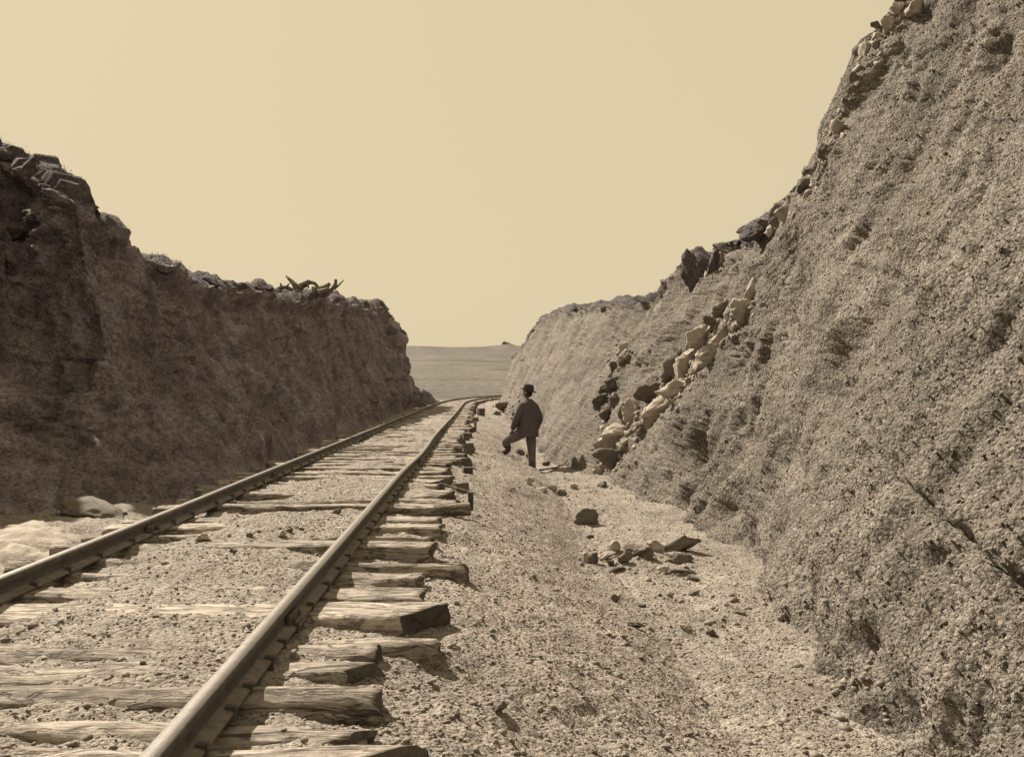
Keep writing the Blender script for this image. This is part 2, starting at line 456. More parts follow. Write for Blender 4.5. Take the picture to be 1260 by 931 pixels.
# the dirt heap between the rails by the left rail, low earth swells in the ditch
def gb(x, y, sx, sy): return np.exp(-((Pg[:, 0] - x) / sx) ** 2 - ((Pg[:, 1] - y) / sy) ** 2)
dz += 0.07 * gb(-1.45, 7.1, .42, .5) + 0.04 * gb(-1.5, 5.3, .35, .25) + 0.06 * gb(-1.6, 9.3, .4, .6)
dz += 0.10 * gb(0.75, 14.0, .5, 1.4) + 0.07 * gb(1.55, 9.0, .5, .8) + 0.05 * gb(.35, 4.1, .35, .3)
dz -= 0.06 * gb(0.95, 8.4, .25, 1.5) + 0.23 * gb(1.1, 19.5, .42, 1.0)
Pg[:, 2] += dz
ground_me = np_mesh("ground", Pg, grid_faces(len(gx), len(gy), flip=False))
ground = tag(link("ground", ground_me, M_GROUND), kind="structure")
GZ2 = Pg[:, 2].reshape(len(gx), len(gy))
def gz(x, y):
    """height of the ground sheet at a point in the cutting"""
    xs = x - float(curve_off(min(y, 110)))
    i = min(max(int(np.searchsorted(gx, xs)) - 1, 0), len(gx) - 2)
    j = min(max(int(np.searchsorted(gy, y)) - 1, 0), len(gy) - 2)
    a = (xs - gx[i]) / (gx[i + 1] - gx[i]); b = (y - gy[j]) / (gy[j + 1] - gy[j])
    return float((GZ2[i, j] * (1 - a) + GZ2[i + 1, j] * a) * (1 - b) + (GZ2[i, j + 1] * (1 - a) + GZ2[i + 1, j + 1] * a) * b)

# ------------------------------------------------------------------ CUT BANKS
RIGHT_ROWS = [  # base (x, y, z), crest (x, y, z)
 (2.3, -9, -.6, 6.6, -9, 7.8), (1.9, -2, -.6, 6.2, -2, 7.5), (1.75, 2.4, -.6, 5.9, 2.4, 7.2), (1.80, 4.1, -.6, 5.7, 4.5, 7.0), (2.02, 5.6, -.6, 5.45, 7, 6.6),
 (2.33, 7.1, -.6, 5.2, 9, 6.15), (2.38, 9.6, -.6, 4.98, 11, 5.58), (2.39, 10.5, -.6, 4.86, 11.5, 5.39), (2.38, 11.2, -.6, 4.7, 12, 4.85),
 (2.36, 11.9, -.6, 4.58, 12.5, 4.19), (2.34, 12.6, -.6, 4.48, 13, 3.87), (2.3, 13.6, -.62, 4.39, 14, 3.53), (2.2, 15.3, -.65, 4.33, 16, 3.55),
 (2.08, 17, -.7, 4.09, 18, 3.42), (1.8, 18.9, -.72, 3.9, 20, 3.1), (1.52, 21.7, -.68, 3.8, 22, 2.98), (1.36, 29, -.55, 3.6, 31, 3.55),
 (1.25, 40, -.4, 3.69, 42, 4.36), (1.25, 51, -.3, 3.66, 54, 4.84), (1.25, 58, -.22, 3.0, 60, 3.75), (1.35, 61, -.2, 2.3, 62.2, 2.95),
 (2.2, 63, -.2, 3.4, 62.8, 2.7), (6, 66, -.2, 6.5, 63, 3.0), (20, 74, -.2, 18, 66, 3.2), (70, 90, 0, 60, 76, 3.6)]
LEFT_ROWS = [  # the seventh number is the plateau's lean along the line
 (-5.6, -9, -.1, -9.5, -9, 5.0, 0), (-5.2, 2, -.1, -9.0, 3, 4.9, 0), (-4.9, 5.0, -.1, -8.4, 8, 5.6, .3), (-4.95, 7.4, -.12, -7.5, 11.5, 5.2, .6), (-4.4, 8.7, -.13, -6.66, 13, 4.26, 1.2), (-3.5, 8.9, -.15, -5.68, 12.1, 3.79, 2.2),  # crest rows out of view raised to keep sun off the near bay
 (-3.05, 9.4, -.15, -4.85, 11.1, 3.32, 2.2), (-2.88, 10.4, -.15, -4.8, 11.25, 3.16, 1.5), (-2.86, 11.2, -.15, -4.84, 11.6, 2.97, .5), (-2.88, 12.3, -.15, -4.73, 12.4, 2.95, .1),
 (-2.92, 13.1, -.15, -4.55, 13.1, 2.75, 0), (-3.0, 15.5, -.16, -4.68, 15.7, 2.70, 0), (-3.05, 18.6, -.16, -4.69, 18.65, 2.90, 0), (-3.12, 23, -.17, -4.78, 23, 3.16, 0),
 (-3.25, 31, -.18, -4.6, 31.3, 3.78, 0), (-3.38, 38, -.2, -4.7, 37.5, 4.2, 0), (-3.5, 44.5, -.2, -4.8, 44.7, 4.70, 0), (-3.58, 48.2, -.2, -4.51, 48.5, 4.5, 0), (-3.66, 50, -.2, -4.15, 50, 4.08, -.4),
 (-3.8, 51, -.2, -4.05, 51, 3.3, -.9), (-4.6, 52.2, -.2, -4.9, 51.9, 3.1, -.9), (-7, 54.5, -.2, -7, 52.8, 3.3, -.9), (-18, 59, -.2, -17, 55, 3.6, -.9), (-70, 72, 0, -60, 64, 4.2, -.9)]

def resample(rows, total, mn):
    R = np.array(rows, float)
    segw = []
    for a, b in zip(R[:-1], R[1:]):
        L = max(np.linalg.norm(b[:3] - a[:3]), np.linalg.norm(b[3:6] - a[3:6]))
        d = max(mn, 0.5 * (abs(a[1]) + abs(b[1]))) if a[1] > -1 else 12
        if abs(b[0]) > 6.0: d = 140
        segw.append(L / d)
    segw = np.array(segw)
    cnt = np.maximum(2, np.round(total * segw / segw.sum()).astype(int))
    out = []
    t = np.concatenate([[0], np.cumsum(np.ones(len(R) - 1))])
    # Catmull-Rom for soft plan lines
    for k in range(len(R) - 1):
        p0, p1, p2, p3 = R[max(k - 1, 0)], R[k], R[k + 1], R[min(k + 2, len(R) - 1)]
        s = np.linspace(0, 1, cnt[k], endpoint=False)[:, None]
        m1, m2 = (p2 - p0) * 0.35, (p3 - p1) * 0.35
        out.append((2 * s**3 - 3 * s**2 + 1) * p1 + (s**3 - 2 * s**2 + s) * m1 + (-2 * s**3 + 3 * s**2) * p2 + (s**3 - s**2) * m2)
    out.append(R[-1][None])
    return np.concatenate(out)

def bank_surface(rows, total, nv, mn, side, concave):
    """smooth bank: rows along the line, columns from under the floor over the crest to the plateau"""
    R = resample(rows, total, mn)
    B, C = R[:, :3], R[:, 3:6]
    v = np.concatenate([np.linspace(-0.09, 0.0, max(4, nv // 14), endpoint=False), np.linspace(0, 1, nv)])
    P = np.zeros((len(R), len(v), 3))
    h = v + concave * np.sin(np.pi * np.clip(v, 0, 1))
    P[:, :, :2] = B[:, None, :2] + (C - B)[:, None, :2] * h[None, :, None]
    P[:, :, 2] = B[:, None, 2] + (C - B)[:, None, 2] * v[None, :]
    # plateau: outward from the crest
    ext = np.array([0.03, 0.07, .12, .18, .25, .34, .45, .6, .8, 1.1, 1.5, 2.1, 3.0, 4.5, 7, 11, 18, 30, 60])
    q = np.zeros((len(R), len(ext), 3))
    outw = np.zeros((len(R), 2)); outw[:, 0] = side
    endm = sstep(48 if side < 0 else 58.5, 53 if side < 0 else 64, C[:, 1])
    outw[:, 1] = R[:, 6] if side < 0 else -endm * 0.9
    outw /= np.linalg.norm(outw, axis=1)[:, None]
    q[:, :, :2] = C[:, None, :2] + outw[:, None, :] * ext[None, :, None]
    q[:, :, 2] = C[:, None, 2] + 0.05 * (1 - np.exp(-ext / .3))[None, :] + np.minimum(ext, 20)[None, :] * 0.015
    return np.concatenate([P, q], axis=1), v, len(v)

def normals(P, side):
    du = np.gradient(P, axis=0); dv = np.gradient(P, axis=1)
    n = np.cross(du, dv)
    n /= np.maximum(np.linalg.norm(n, axis=-1), 1e-9)[..., None]
    if side < 0: n = -n       # towards the track on both banks
    return -n if n[len(n) // 3, 20, 0] * side > 0 else n

def tree_of(P):
    nu, nv = P.shape[:2]
    return BVHTree.FromPolygons([tuple(p) for p in P.reshape(-1, 3)], [tuple(int(k) for k in f) for f in grid_faces(nu, nv)])

def hit(tree, px, py, default=14.0):
    o = Vector((0, 0, CAMZ))
    d = Vector(((px - VPX) / FPX, 1, -(py - VPY) / FPX)).normalized()
    r = tree.ray_cast(o, d)
    return (r[0], r[1]) if r[0] is not None else (px_at(px, py, default), Vector((-0.7, -0.5, 0.5)))

def poly_dist(V, pts):
    """distance of vertices to a polyline and position along it"""
    best = np.full(len(V), 1e9); al = np.zeros(len(V)); acc = 0
    for a, b in zip(pts[:-1], pts[1:]):
        a, b = np.array(a), np.array(b)
        ab = b - a; L = np.linalg.norm(ab)
        t = np.clip(((V - a) @ ab) / max(L * L, 1e-9), 0, 1)
        d = np.linalg.norm(V - (a + t[:, None] * ab), axis=1)
        m = d < best
        best[m] = d[m]; al[m] = acc + t[m] * L
        acc += L
    return best, al

# ---- right bank
coarse, _, _ = bank_surface(RIGHT_ROWS, 260, 60, 4, 1, 0.03)
rtree = tree_of(coarse)
PR, vR, nface = bank_surface(RIGHT_ROWS, 800, 420, 3.2, 1, 0.03)
NR = normals(PR, 1)
V = PR.reshape(-1, 3); Nn = NR.reshape(-1, 3)
vv = np.concatenate([vR, np.full(PR.shape[1] - nface, 1.0)])
vmask = np.broadcast_to(vv, PR.shape[:2]).reshape(-1)
dist = np.maximum(np.abs(V[:, 1]), 3)
disp = 0.13 * fbm(V, 1.7, 4, 0.5, 201) + 0.05 * fbm(V, 0.4, 3, 0.55, 211)
# downslope flutes on the far smooth face, spurs on the near one
flute = fbm(np.stack([V[:, 1] + 0.35 * V[:, 2], V[:, 2] * 0.18, V[:, 0] * 0.18], -1), 0.9, 4, 0.55, 221)
disp += flute * 0.10
fold = ridged(np.stack([V[:, 1] + 0.5 * V[:, 2], V[:, 2] * 0.10, V[:, 0] * 0.10], -1), 2.1, 3, 225)
disp += (fold - 0.8) * 0.14 * sstep(3, 6, V[:, 1]) * (1 - 0.5 * sstep(14, 20, V[:, 1]))
def R3(pts): return [np.array(hit(rtree, *p)[0]) for p in pts]
peb = np.ones(len(V))          # smooth chutes where loose dirt has slid
for pts, wid in [([(1140, 300), (1118, 355), (1090, 420), (1070, 490)], .20), ([(935, 470), (900, 560), (880, 640)], .22), ([(1240, 190), (1200, 260), (1180, 300)], .25)]:
    d, al = poly_dist(V, R3(pts))
    peb *= 1 - 0.85 * np.exp(-(d / wid) ** 2)
    disp -= 0.05 * np.exp(-(d / wid) ** 2)
peb *= 0.65 + 0.7 * sstep(-.3, .5, fbm(V, 0.7, 3, 0.5, 233))
w, c = worley(V, 0.10, 231)
disp += np.clip(0.62 - w, 0, 1) * 0.020 * (0.3 + c) * np.clip(1.2 - dist / 60, 0.2, 1) * peb
nearm = dist < 24
Vn = V[nearm]
w, c = worley(Vn, 0.05, 241)
t = np.clip(0.6 - w, 0, 1) * 0.021 * (0.4 + 1.2 * c)
disp[nearm] += t * peb[nearm]
disp[nearm] += 0.016 * fbm(Vn, 0.055, 3, 0.7, 251)
patch = fbm(V, 0.8, 3, 0.5, 261)
disp += np.clip(patch - 0.25, 0, 1) * 0.09 * fbm(V, 0.16, 3, 0.6, 263)
for pts, wid, dep in [
    ([(935, 352), (900, 392), (868, 428), (838, 468), (800, 512), (768, 545), (738, 585)], .30, -.16),
    ([(778, 412), (760, 450), (745, 490), (740, 528)], .22, -.14),
    ([(818, 405), (800, 432), (782, 452)], .12, -.08),
    ([(845, 545), (832, 590), (815, 628)], .26, -.24), ([(800, 560), (780, 600), (765, 618)], .20, -.12),
    ([(1003, 690), (1000, 750), (1003, 812)], .14, -.13), ([(1068, 790), (1072, 840), (1080, 880)], .14, -.15),
    ([(1050, 326), (1085, 333), (1103, 340), (1108, 370)], .035, -.02), ([(990, 470), (1010, 480), (1050, 468)], .06, -.04),
    ([(968, 378), (985, 405)], .05, -.05), ([(880, 620), (905, 690), (930, 715)], .14, -.09), ([(950, 520), (975, 575), (985, 640)], .14, -.08),
    ([(655, 450), (640, 500)], .22, -.08), ([(1118, 470), (1060, 600), (1030, 690)], .16, -.09), ([(1225, 230), (1190, 330), (1150, 440)], .18, -.08)]:
    d, al = poly_dist(V, R3(pts))
    d = d + 0.05 * fbm(V, 0.25, 2, 0.5, 271) * (wid > .05)
    disp += dep * np.exp(-(np.maximum(d, 0) / wid) ** 2)
# the long crack: a narrow cleft with its far lip standing proud
for pts, wid, dep in [([(1057, 497), (1075, 528), (1093, 562), (1122, 600), (1150, 628), (1185, 662), (1218, 692), (1259, 728)], .022, -.09)]:
    d, al = poly_dist(V, R3(pts))
    disp += dep * np.exp(-(d / (wid + 0.012 * np.sin(al * 9))) ** 2)
# overhanging ledge lips
for pts, wid, dep in [([(1050, 318), (1090, 324), (1105, 330)], .06, .02), ([(880, 350), (900, 335), (935, 325)], .12, .08)]:
    d, al = poly_dist(V, R3(pts))
    disp += dep * np.exp(-(d / wid) ** 2)
# sod lip: the crest overhangs a little, ragged
lip = np.exp(-((vmask - 0.985) / 0.03) ** 2)
disp += lip * (0.06 + 0.16 * fbm(V, 0.5, 4, 0.6, 281)) * (V[:, 1] > 12.5)
PRd = (V + Nn * disp[:, None]).reshape(PR.shape)
me = np_mesh("right_bank", PRd.reshape(-1, 3), grid_faces(*PR.shape[:2]))
right_bank = tag(link("right_bank", me, [M_RIGHT, M_SOD]), kind="structure")
rtree = BVHTree.FromObject(right_bank, bpy.context.evaluated_depsgraph_get())

# ---- left bank
PL, vL, nfaceL = bank_surface(LEFT_ROWS, 860, 300, 5, -1, 0.13)
NL = normals(PL, -1)
V = PL.reshape(-1, 3); Nn = NL.reshape(-1, 3)
vv = np.concatenate([vL, np.full(PL.shape[1] - nfaceL, 1.0)])
vmask = np.broadcast_to(vv, PL.shape[:2]).reshape(-1)
face = sstep(0.03, 0.15, vmask)
disp = face * (0.16 * fbm(V, 1.5, 4, 0.5, 301) + 0.05 * fbm(V, 0.35, 3, 0.55, 311))
fl = ridged(np.stack([V[:, 1] + 0.3 * V[:, 0], V[:, 2] * 0.16, V[:, 0] * 0.1], -1), 1.6, 4, 321)
disp += face * fl * np.interp(V[:, 1], [8, 14, 30, 50], [.03, .06, .13, .16])
w, c = worley(V, 0.22, 331)
disp += np.clip(0.6 - w, 0, 1) * 0.16 * (c - 0.2)
# fissures, crumbling ledges, hanging lumps
fz = ridged(np.stack([V[:, 1] * 1.0 + 0.25 * V[:, 2] + V[:, 0] * .4, V[:, 2] * 0.28, V[:, 0] * 0.2], -1), 0.55, 4, 381)
disp -= face * np.clip(fz - 1.05, 0, 1) * 0.24
lg = fbm(np.stack([V[:, 1] * 0.35, V[:, 2] * 1.5 + V[:, 1] * 0.12, V[:, 0] * .3], -1), 0.5, 4, .55, 385)
disp += face * (sstep(.05, .35, lg) * 0.10) * np.clip(fbm(V, 2.2, 2, .5, 387) + .5, 0, 1)
disp += face * 0.035 * fbm(V, 0.12, 3, 0.65, 389)
w, c = worley(V, 0.09, 341)
disp += np.clip(0.6 - w, 0, 1) * 0.04 * c * np.clip(1.3 - V[:, 1] / 30, 0.2, 1)
# blocky strata near the far end
strat = sstep(42, 46, V[:, 1]) * (vmask < 0.97)
w, c = worley(V * np.array([1, 1, 1.8]), 0.9, 351)
disp += strat * (np.clip(0.75 - w, 0, 1) ** 0.6 * 0.28 * c - 0.05)
lip = np.exp(-((vmask - 0.975) / 0.03) ** 2)
disp += lip * (0.08 + 0.13 * fbm(V, 0.55, 4, 0.6, 361)) * np.clip(V[:, 1] / 12, 0.3, 1)
# undercut below the sod
disp -= np.exp(-((vmask - 0.90) / 0.035) ** 2) * 0.09
PLd = (V + Nn * disp[:, None]).reshape(PL.shape)
crest_j = nfaceL - 1
cr = sstep(0.94, 1.0, vmask) * fbm(V * np.array([.3, 1, 0]), 0.5, 4, 0.6, 371) * 0.08
PLd.reshape(-1, 3)[:, 2] += cr
me = np_mesh("left_bank", PLd.reshape(-1, 3), grid_faces(*PL.shape[:2], flip=True))
left_bank = tag(link("left_bank", me, [M_LEFT, M_SOD]), kind="structure")
ltree = BVHTree.FromObject(left_bank, bpy.context.evaluated_depsgraph_get())
# sod on the plateau faces
for o, nv_, side in ((right_bank, PR.shape[1], 1), (left_bank, PL.shape[1], -1)):
    me = o.data
    nq = nv_ - 1
    j = np.arange(len(me.polygons)) % nq
    lim = (nface if side > 0 else nfaceL) * (0.993 if side < 0 else 0.985)
    mi = (j > lim).astype(np.int32)
    me.polygons.foreach_set("material_index", mi)
    me.update()

# ------------------------------------------------------------------ stones scattered as uncountable gravel
def ico(sub):
    bm = bmesh.new(); bmesh.ops.create_icosphere(bm, subdivisions=sub, radius=1)
    v = np.array([x.co[:] for x in bm.verts]); f = np.array([[y.index for y in x.verts] for x in bm.faces]); bm.free()
    return v, f
def chips(name, pts, sizes, nrm, mat, seed, flat=0.6):
    rng = np.random.default_rng(seed)
    V0 = np.array([(0, 0, 1), (1, 0, .1), (.2, 1, -.1), (-.9, .3, .1), (-.3, -.9, 0), (0.1, 0, -.9)], float)
    F0 = np.array([(0, 1, 2), (0, 2, 3), (0, 3, 4), (0, 4, 1), (5, 2, 1), (5, 3, 2), (5, 4, 3), (5, 1, 4)])
    n = len(pts)
    J = V0[None] * (1 + rng.uniform(-.35, .35, (n, 6, 1))) + rng.uniform(-.25, .25, (n, 6, 3))
    J[:, :, 2] *= flat
    J[:, :, 0] *= rng.uniform(.8, 1.5, (n, 1))
    a = rng.uniform(0, 6.283, n); ca, sa = np.cos(a), np.sin(a)
    X = J[:, :, 0] * ca[:, None] - J[:, :, 1] * sa[:, None]
    Y = J[:, :, 0] * sa[:, None] + J[:, :, 1] * ca[:, None]
    Z = J[:, :, 2]
    nn = np.asarray(nrm, float)
    t1 = np.cross(nn, np.array([0.3, 0.2, 0.9])); t1 /= np.maximum(np.linalg.norm(t1, axis=1), 1e-6)[:, None]
    t2 = np.cross(nn, t1)
    Wv = X[..., None] * t1[:, None, :] + Y[..., None] * t2[:, None, :] + Z[..., None] * nn[:, None, :]
    Vv = (pts[:, None, :] + Wv * sizes[:, None, None]).reshape(-1, 3)
    F = (F0[None] + (np.arange(n) * 6)[:, None, None]).reshape(-1, 3)
    me = np_mesh(name, Vv, F, smooth=False)
    return link(name, me, mat)

rng = np.random.default_rng(5)
# ballast and ditch gravel
n = 62000
yy = 2.3 * np.exp(rng.uniform(0, np.log(26 / 2.3), n))
xx = rng.uniform(-2.9, 2.4, n)
rightm = xx > -0.35
keep = np.where(rightm, True, (rng.uniform(0, 1, n) < 0.62) & (xx > -2.15) & (np.abs(xx - XR) > .1))
xx, yy = xx[keep], yy[keep]
zz = np.array([gz(a, b) for a, b in zip(xx, yy)])
sz = np.clip(np.exp(rng.normal(np.log(0.0058), 0.45, len(xx))), 0.0035, 0.024)
big = rng.uniform(0, 1, len(xx)) < 0.008
sz[big] *= 1.9
nr = np.tile(np.array([[0, 0, 1.0]]), (len(xx), 1)) + rng.normal(0, .25, (len(xx), 3))
nr /= np.linalg.norm(nr, axis=1)[:, None]
g = chips("gravel", np.stack([xx, yy, zz + sz * 0.2], -1), sz, nr, M_PEB, 6)
tag(g, "loose pale gravel strewn over the trackbed and ditch", "gravel", kind="stuff")
# chips standing out of the near right bank
nu_, nv_ = PR.shape[:2]
u = rng.integers(0, nu_, 90000); v_ = rng.integers(int(nface * 0.07), nface - 2, 90000)
P0 = PRd[u, v_]; N0 = NR[u, v_]
k = (P0[:, 1] > 2.2) & (P0[:, 1] < 22) & (P0[:, 2] > -0.7)
P0, N0 = P0[k][:30000], N0[k][:30000]
sz = np.clip(np.exp(rng.normal(np.log(0.007), 0.4, len(P0))), 0.004, 0.02)
nr = N0 + rng.normal(0, .35, N0.shape); nr /= np.linalg.norm(nr, axis=1)[:, None]
g = chips("bank_gravel", P0 + N0 * 0.004, sz, nr, M_WPEB, 8, 0.5)
tag(g, "dark gravel chips standing out of the steep right bank", "gravel", kind="stuff")

# ------------------------------------------------------------------ RAILS
RP = [(-.056, .001), (.056, .001), (.057, .014), (.013, .028), (.009, .066), (.026, .078), (.029, .101), (.024, .1105), (0, .112), (-.024, .1105), (-.029, .101), (-.026, .078), (-.009, .066), (-.013, .028), (-.057, .014)]
def sweep_rail(x0, seed):
    ys = np.array(dens(-6, 2, 0.0, 0.5)[:-1] + dens(2, 55, 0.03, 0.1) + dens(56, 150, 0.0, 1.0))
    nP = len(RP)
    xo = curve_off(ys); tx = np.gradient(xo + rail_wiggle(ys, seed), ys)
    zo = vnoise(np.stack([ys * .3, np.full_like(ys, seed), ys * 0], -1), seed + 5) * .006
    V = np.zeros((len(ys), nP, 3))
    for i, (px, pz) in enumerate(RP):
        nx, ny = 1 / np.sqrt(1 + tx**2), -tx / np.sqrt(1 + tx**2)
        V[:, i, 0] = x0 + xo + rail_wiggle(ys, seed) + px * nx
        V[:, i, 1] = ys + px * ny
        V[:, i, 2] = pz + zo
    F = []; fm = []
    for a in range(len(ys) - 1):
        for i in range(nP):
            j = (i + 1) % nP
            F.append((a * nP + i, a * nP + j, (a + 1) * nP + j, (a + 1) * nP + i))
            fm.append(1 if i in (7, 8) else 2 if i in (1, 2, 13, 12) else 0)
    return np_mesh("rail", V.reshape(-1, 3), np.array(F), smooth=False, face_mat=fm)
rails = []
for x0, seed, lab in ((XR, 3, "right-hand iron rail, the one nearer the standing man, running to the bottom edge"), (XL, 9, "left-hand iron rail of the track, along the shaded left bank")):
    r = link("rail", sweep_rail(x0, seed), [M_IRON, M_RAILTOP, M_RAILFOOT])
    tag(r, lab, "rail", "iron rails of the track")
    rails.append((r, x0, seed))

def box_bm(bm, c, s, rz=0.0, rx=0.0):
    r = bmesh.ops.create_cube(bm, size=1.0)
    M = Matrix.Translation(c) @ Matrix.Rotation(rz, 4, 'Z') @ Matrix.Rotation(rx, 4, 'X') @ Matrix.Diagonal((*s, 1))
    bmesh.ops.transform(bm, matrix=M, verts=r["verts"])
def bm_obj(name, bm, mat, parent=None, bevel=0.0, loc=None):
    if bevel:
        bmesh.ops.bevel(bm, geom=list(bm.edges), offset=bevel, segments=1, affect='EDGES')
    me = bpy.data.meshes.new(name); bm.to_mesh(me); bm.free()
    return link(name, me, mat, parent, loc)
# joint chairs where two lengths of rail meet
for (r, x0, seed), joints in zip(rails, ([4.05, 12.4, 21.0, 29.4], [6.6, 10.6, 19.0, 27.4])):
    first = None
    for yj in joints:
        xj = x0 + float(rail_wiggle(yj, seed))
        if first is None:
            bm = bmesh.new()
            for s in (-1, 1):
                box_bm(bm, (s * .026, 0, .045), (.022, .20, .045), 0)
                box_bm(bm, (s * .045, 0, .016), (.05, .16, .012), 0)
                for q in (-.06, .06): box_bm(bm, (s * .042, q, .046), (.014, .022, .022))
            first = bm_obj("joint_chair", bm, M_IRON, r, 0.003, (xj, yj, 0))
        else:
            o = first.copy(); COL.objects.link(o); o.parent = r; o.location = (xj, yj, 0)

# ------------------------------------------------------------------ CROSSTIES
def tie_mesh(L, w, t, seed, kind="hewn", endcut=0.0, taper=0.0, topz=0.0):
    """along local X from -L/2 to L/2, flat dressed top at z=topz"""
    rng = random.Random(seed)
    nseg, nr_ = 56, 22
    xs = np.linspace(-L / 2, L / 2, nseg)
    V = np.zeros((nseg, nr_, 3))
    bend = rng.uniform(-.03, .03)
    for i, x in enumerate(xs):
        f = (x + L / 2) / L
        ww = w * (1 - taper * f) * (1 - 0.10 * math.exp(-((1 - f) / .02))) 
        for j in range(nr_):
            a = 2 * math.pi * j / nr_
            ca, sa = math.cos(a), math.sin(a)
            if kind == "plank":
                e = 0.35
            elif kind == "log":
                e = 0.95
            else:
                e = 0.6
            y = math.copysign(abs(ca) ** e, ca) * ww / 2
            z = math.copysign(abs(sa) ** e, sa) * t / 2
            V[i, j] = (x + endcut * f ** 14 * (y / w), y + bend * math.sin(math.pi * f), z - t / 2 + topz)
    fl = V.reshape(-1, 3).copy()
    s = np.array([1.2, 6, 6]); off = np.array([seed * 3.1, seed * 1.7, seed * .9])
    n = fbm(fl * s + off, 1.0, 4, 0.55, 400)
    amp = {"plank": .012, "hewn": .021, "log": .020}[kind]
    V[:, :, 1] += (n * amp).reshape(nseg, nr_)
    n2 = fbm(fl * s + off + 50, 1.0, 4, 0.55, 410)
    V[:, :, 2] += (n2 * amp * 1.2).reshape(nseg, nr_)
    sp = np.clip(ridged(np.stack([fl[:, 0] * .8, fl[:, 1] * 9, fl[:, 2] * 9], -1) + off, 1.0, 3, 430) - 1.0, 0, 1).reshape(nseg, nr_)
    V[:, :, 2] -= sp * .028; V[:, :, 1] *= (1 - sp * .10)
    V[:, :, 2] += (fbm(fl * np.array([2.2, 2, 2]) + off + 9, 1.0, 2, .5, 440) * amp * .9).reshape(nseg, nr_)
    V[:, :, 2] = np.where(V[:, :, 2] > topz, topz + (V[:, :, 2] - topz) * 0.35, V[:, :, 2])
    # split, ragged right end
    rag = fbm(fl[-nr_:] * 16 + off, 1.0, 3, .6, 420) * (.030 if kind != "log" else .022)
    V[-2, :, 0] += rag * .5
    V[-1, :, 0] += rag
    VV = V.reshape(-1, 3)
    F = []; fm = []
    for i in range(nseg - 1):
        for j in range(nr_):
            k = (j + 1) % nr_
            F.append((i * nr_ + j, (i + 1) * nr_ + j, (i + 1) * nr_ + k, i * nr_ + k)); fm.append(0)
    # end fans as quads (collapsed pairs)
    c0 = VV[:nr_].mean(0); c1 = VV[-nr_:].mean(0) - np.array([.006, 0, 0])
    base = len(VV)
    VV = np.concatenate([VV, [c0, c1]])
    me = bpy.data.meshes.new("crosstie")
    faces = [tuple(f) for f in F]
    e0 = (nseg - 1) * nr_
    for j in range(nr_):
        k = (j + 1) % nr_
        faces.append((base, j, k)); fm.append(1)
        faces.append((base + 1, e0 + k, e0 + j)); fm.append(1)
    me.from_pydata([tuple(v) for v in VV], [], faces)
    me.polygons.foreach_set("use_smooth", [m == 0 for m in fm])
    me.polygons.foreach_set("material_index", fm)
    me.update()
    return me

bm = bmesh.new()
box_bm(bm, (0, 0, .004), (.014, .014, .05)); box_bm(bm, (-.008, 0, .026), (.034, .024, .012), 0)
SPIKE = bpy.data.meshes.new("spike"); bm.to_mesh(SPIKE); bm.free(); SPIKE.materials.append(M_IRON)

def add_tie(y, xend, L, w, t, kind, seed, label, group=None, mat=None, endmat=None, rz=0.0, dz=0.0, endcut=0.0, taper=0.0, spikes=True):
    me = tie_mesh(L, w, t, seed, kind, endcut, taper)
    o = link("crosstie", me, [mat or M_TIE, endmat or M_END])
    off = float(curve_off(y))
    o.location = (xend - L / 2 + off, y, dz)
    o.rotation_euler = (0, 0, rz - math.atan((y - 52) / 235.0) if y > 52 else rz)
    tag(o, label, "crosstie", group or "wooden crossties under the rails")
    if spikes:
        for x0, sd in ((XR, 3), (XL, 9)):
            for s in (-1, 1):
                sp = bpy.data.objects.new("spike", SPIKE)
                sp.parent = o
                lx = x0 + off + float(rail_wiggle(y, sd)) + s * 0.056 - o.location.x
                sp.location = (lx, random.Random(seed + s).uniform(-.05, .05), 0.004 - dz)
                if s < 0: sp.rotation_euler = (0, 0, math.pi)
                if s > 0: pass
                COL.objects.link(sp)
    return o

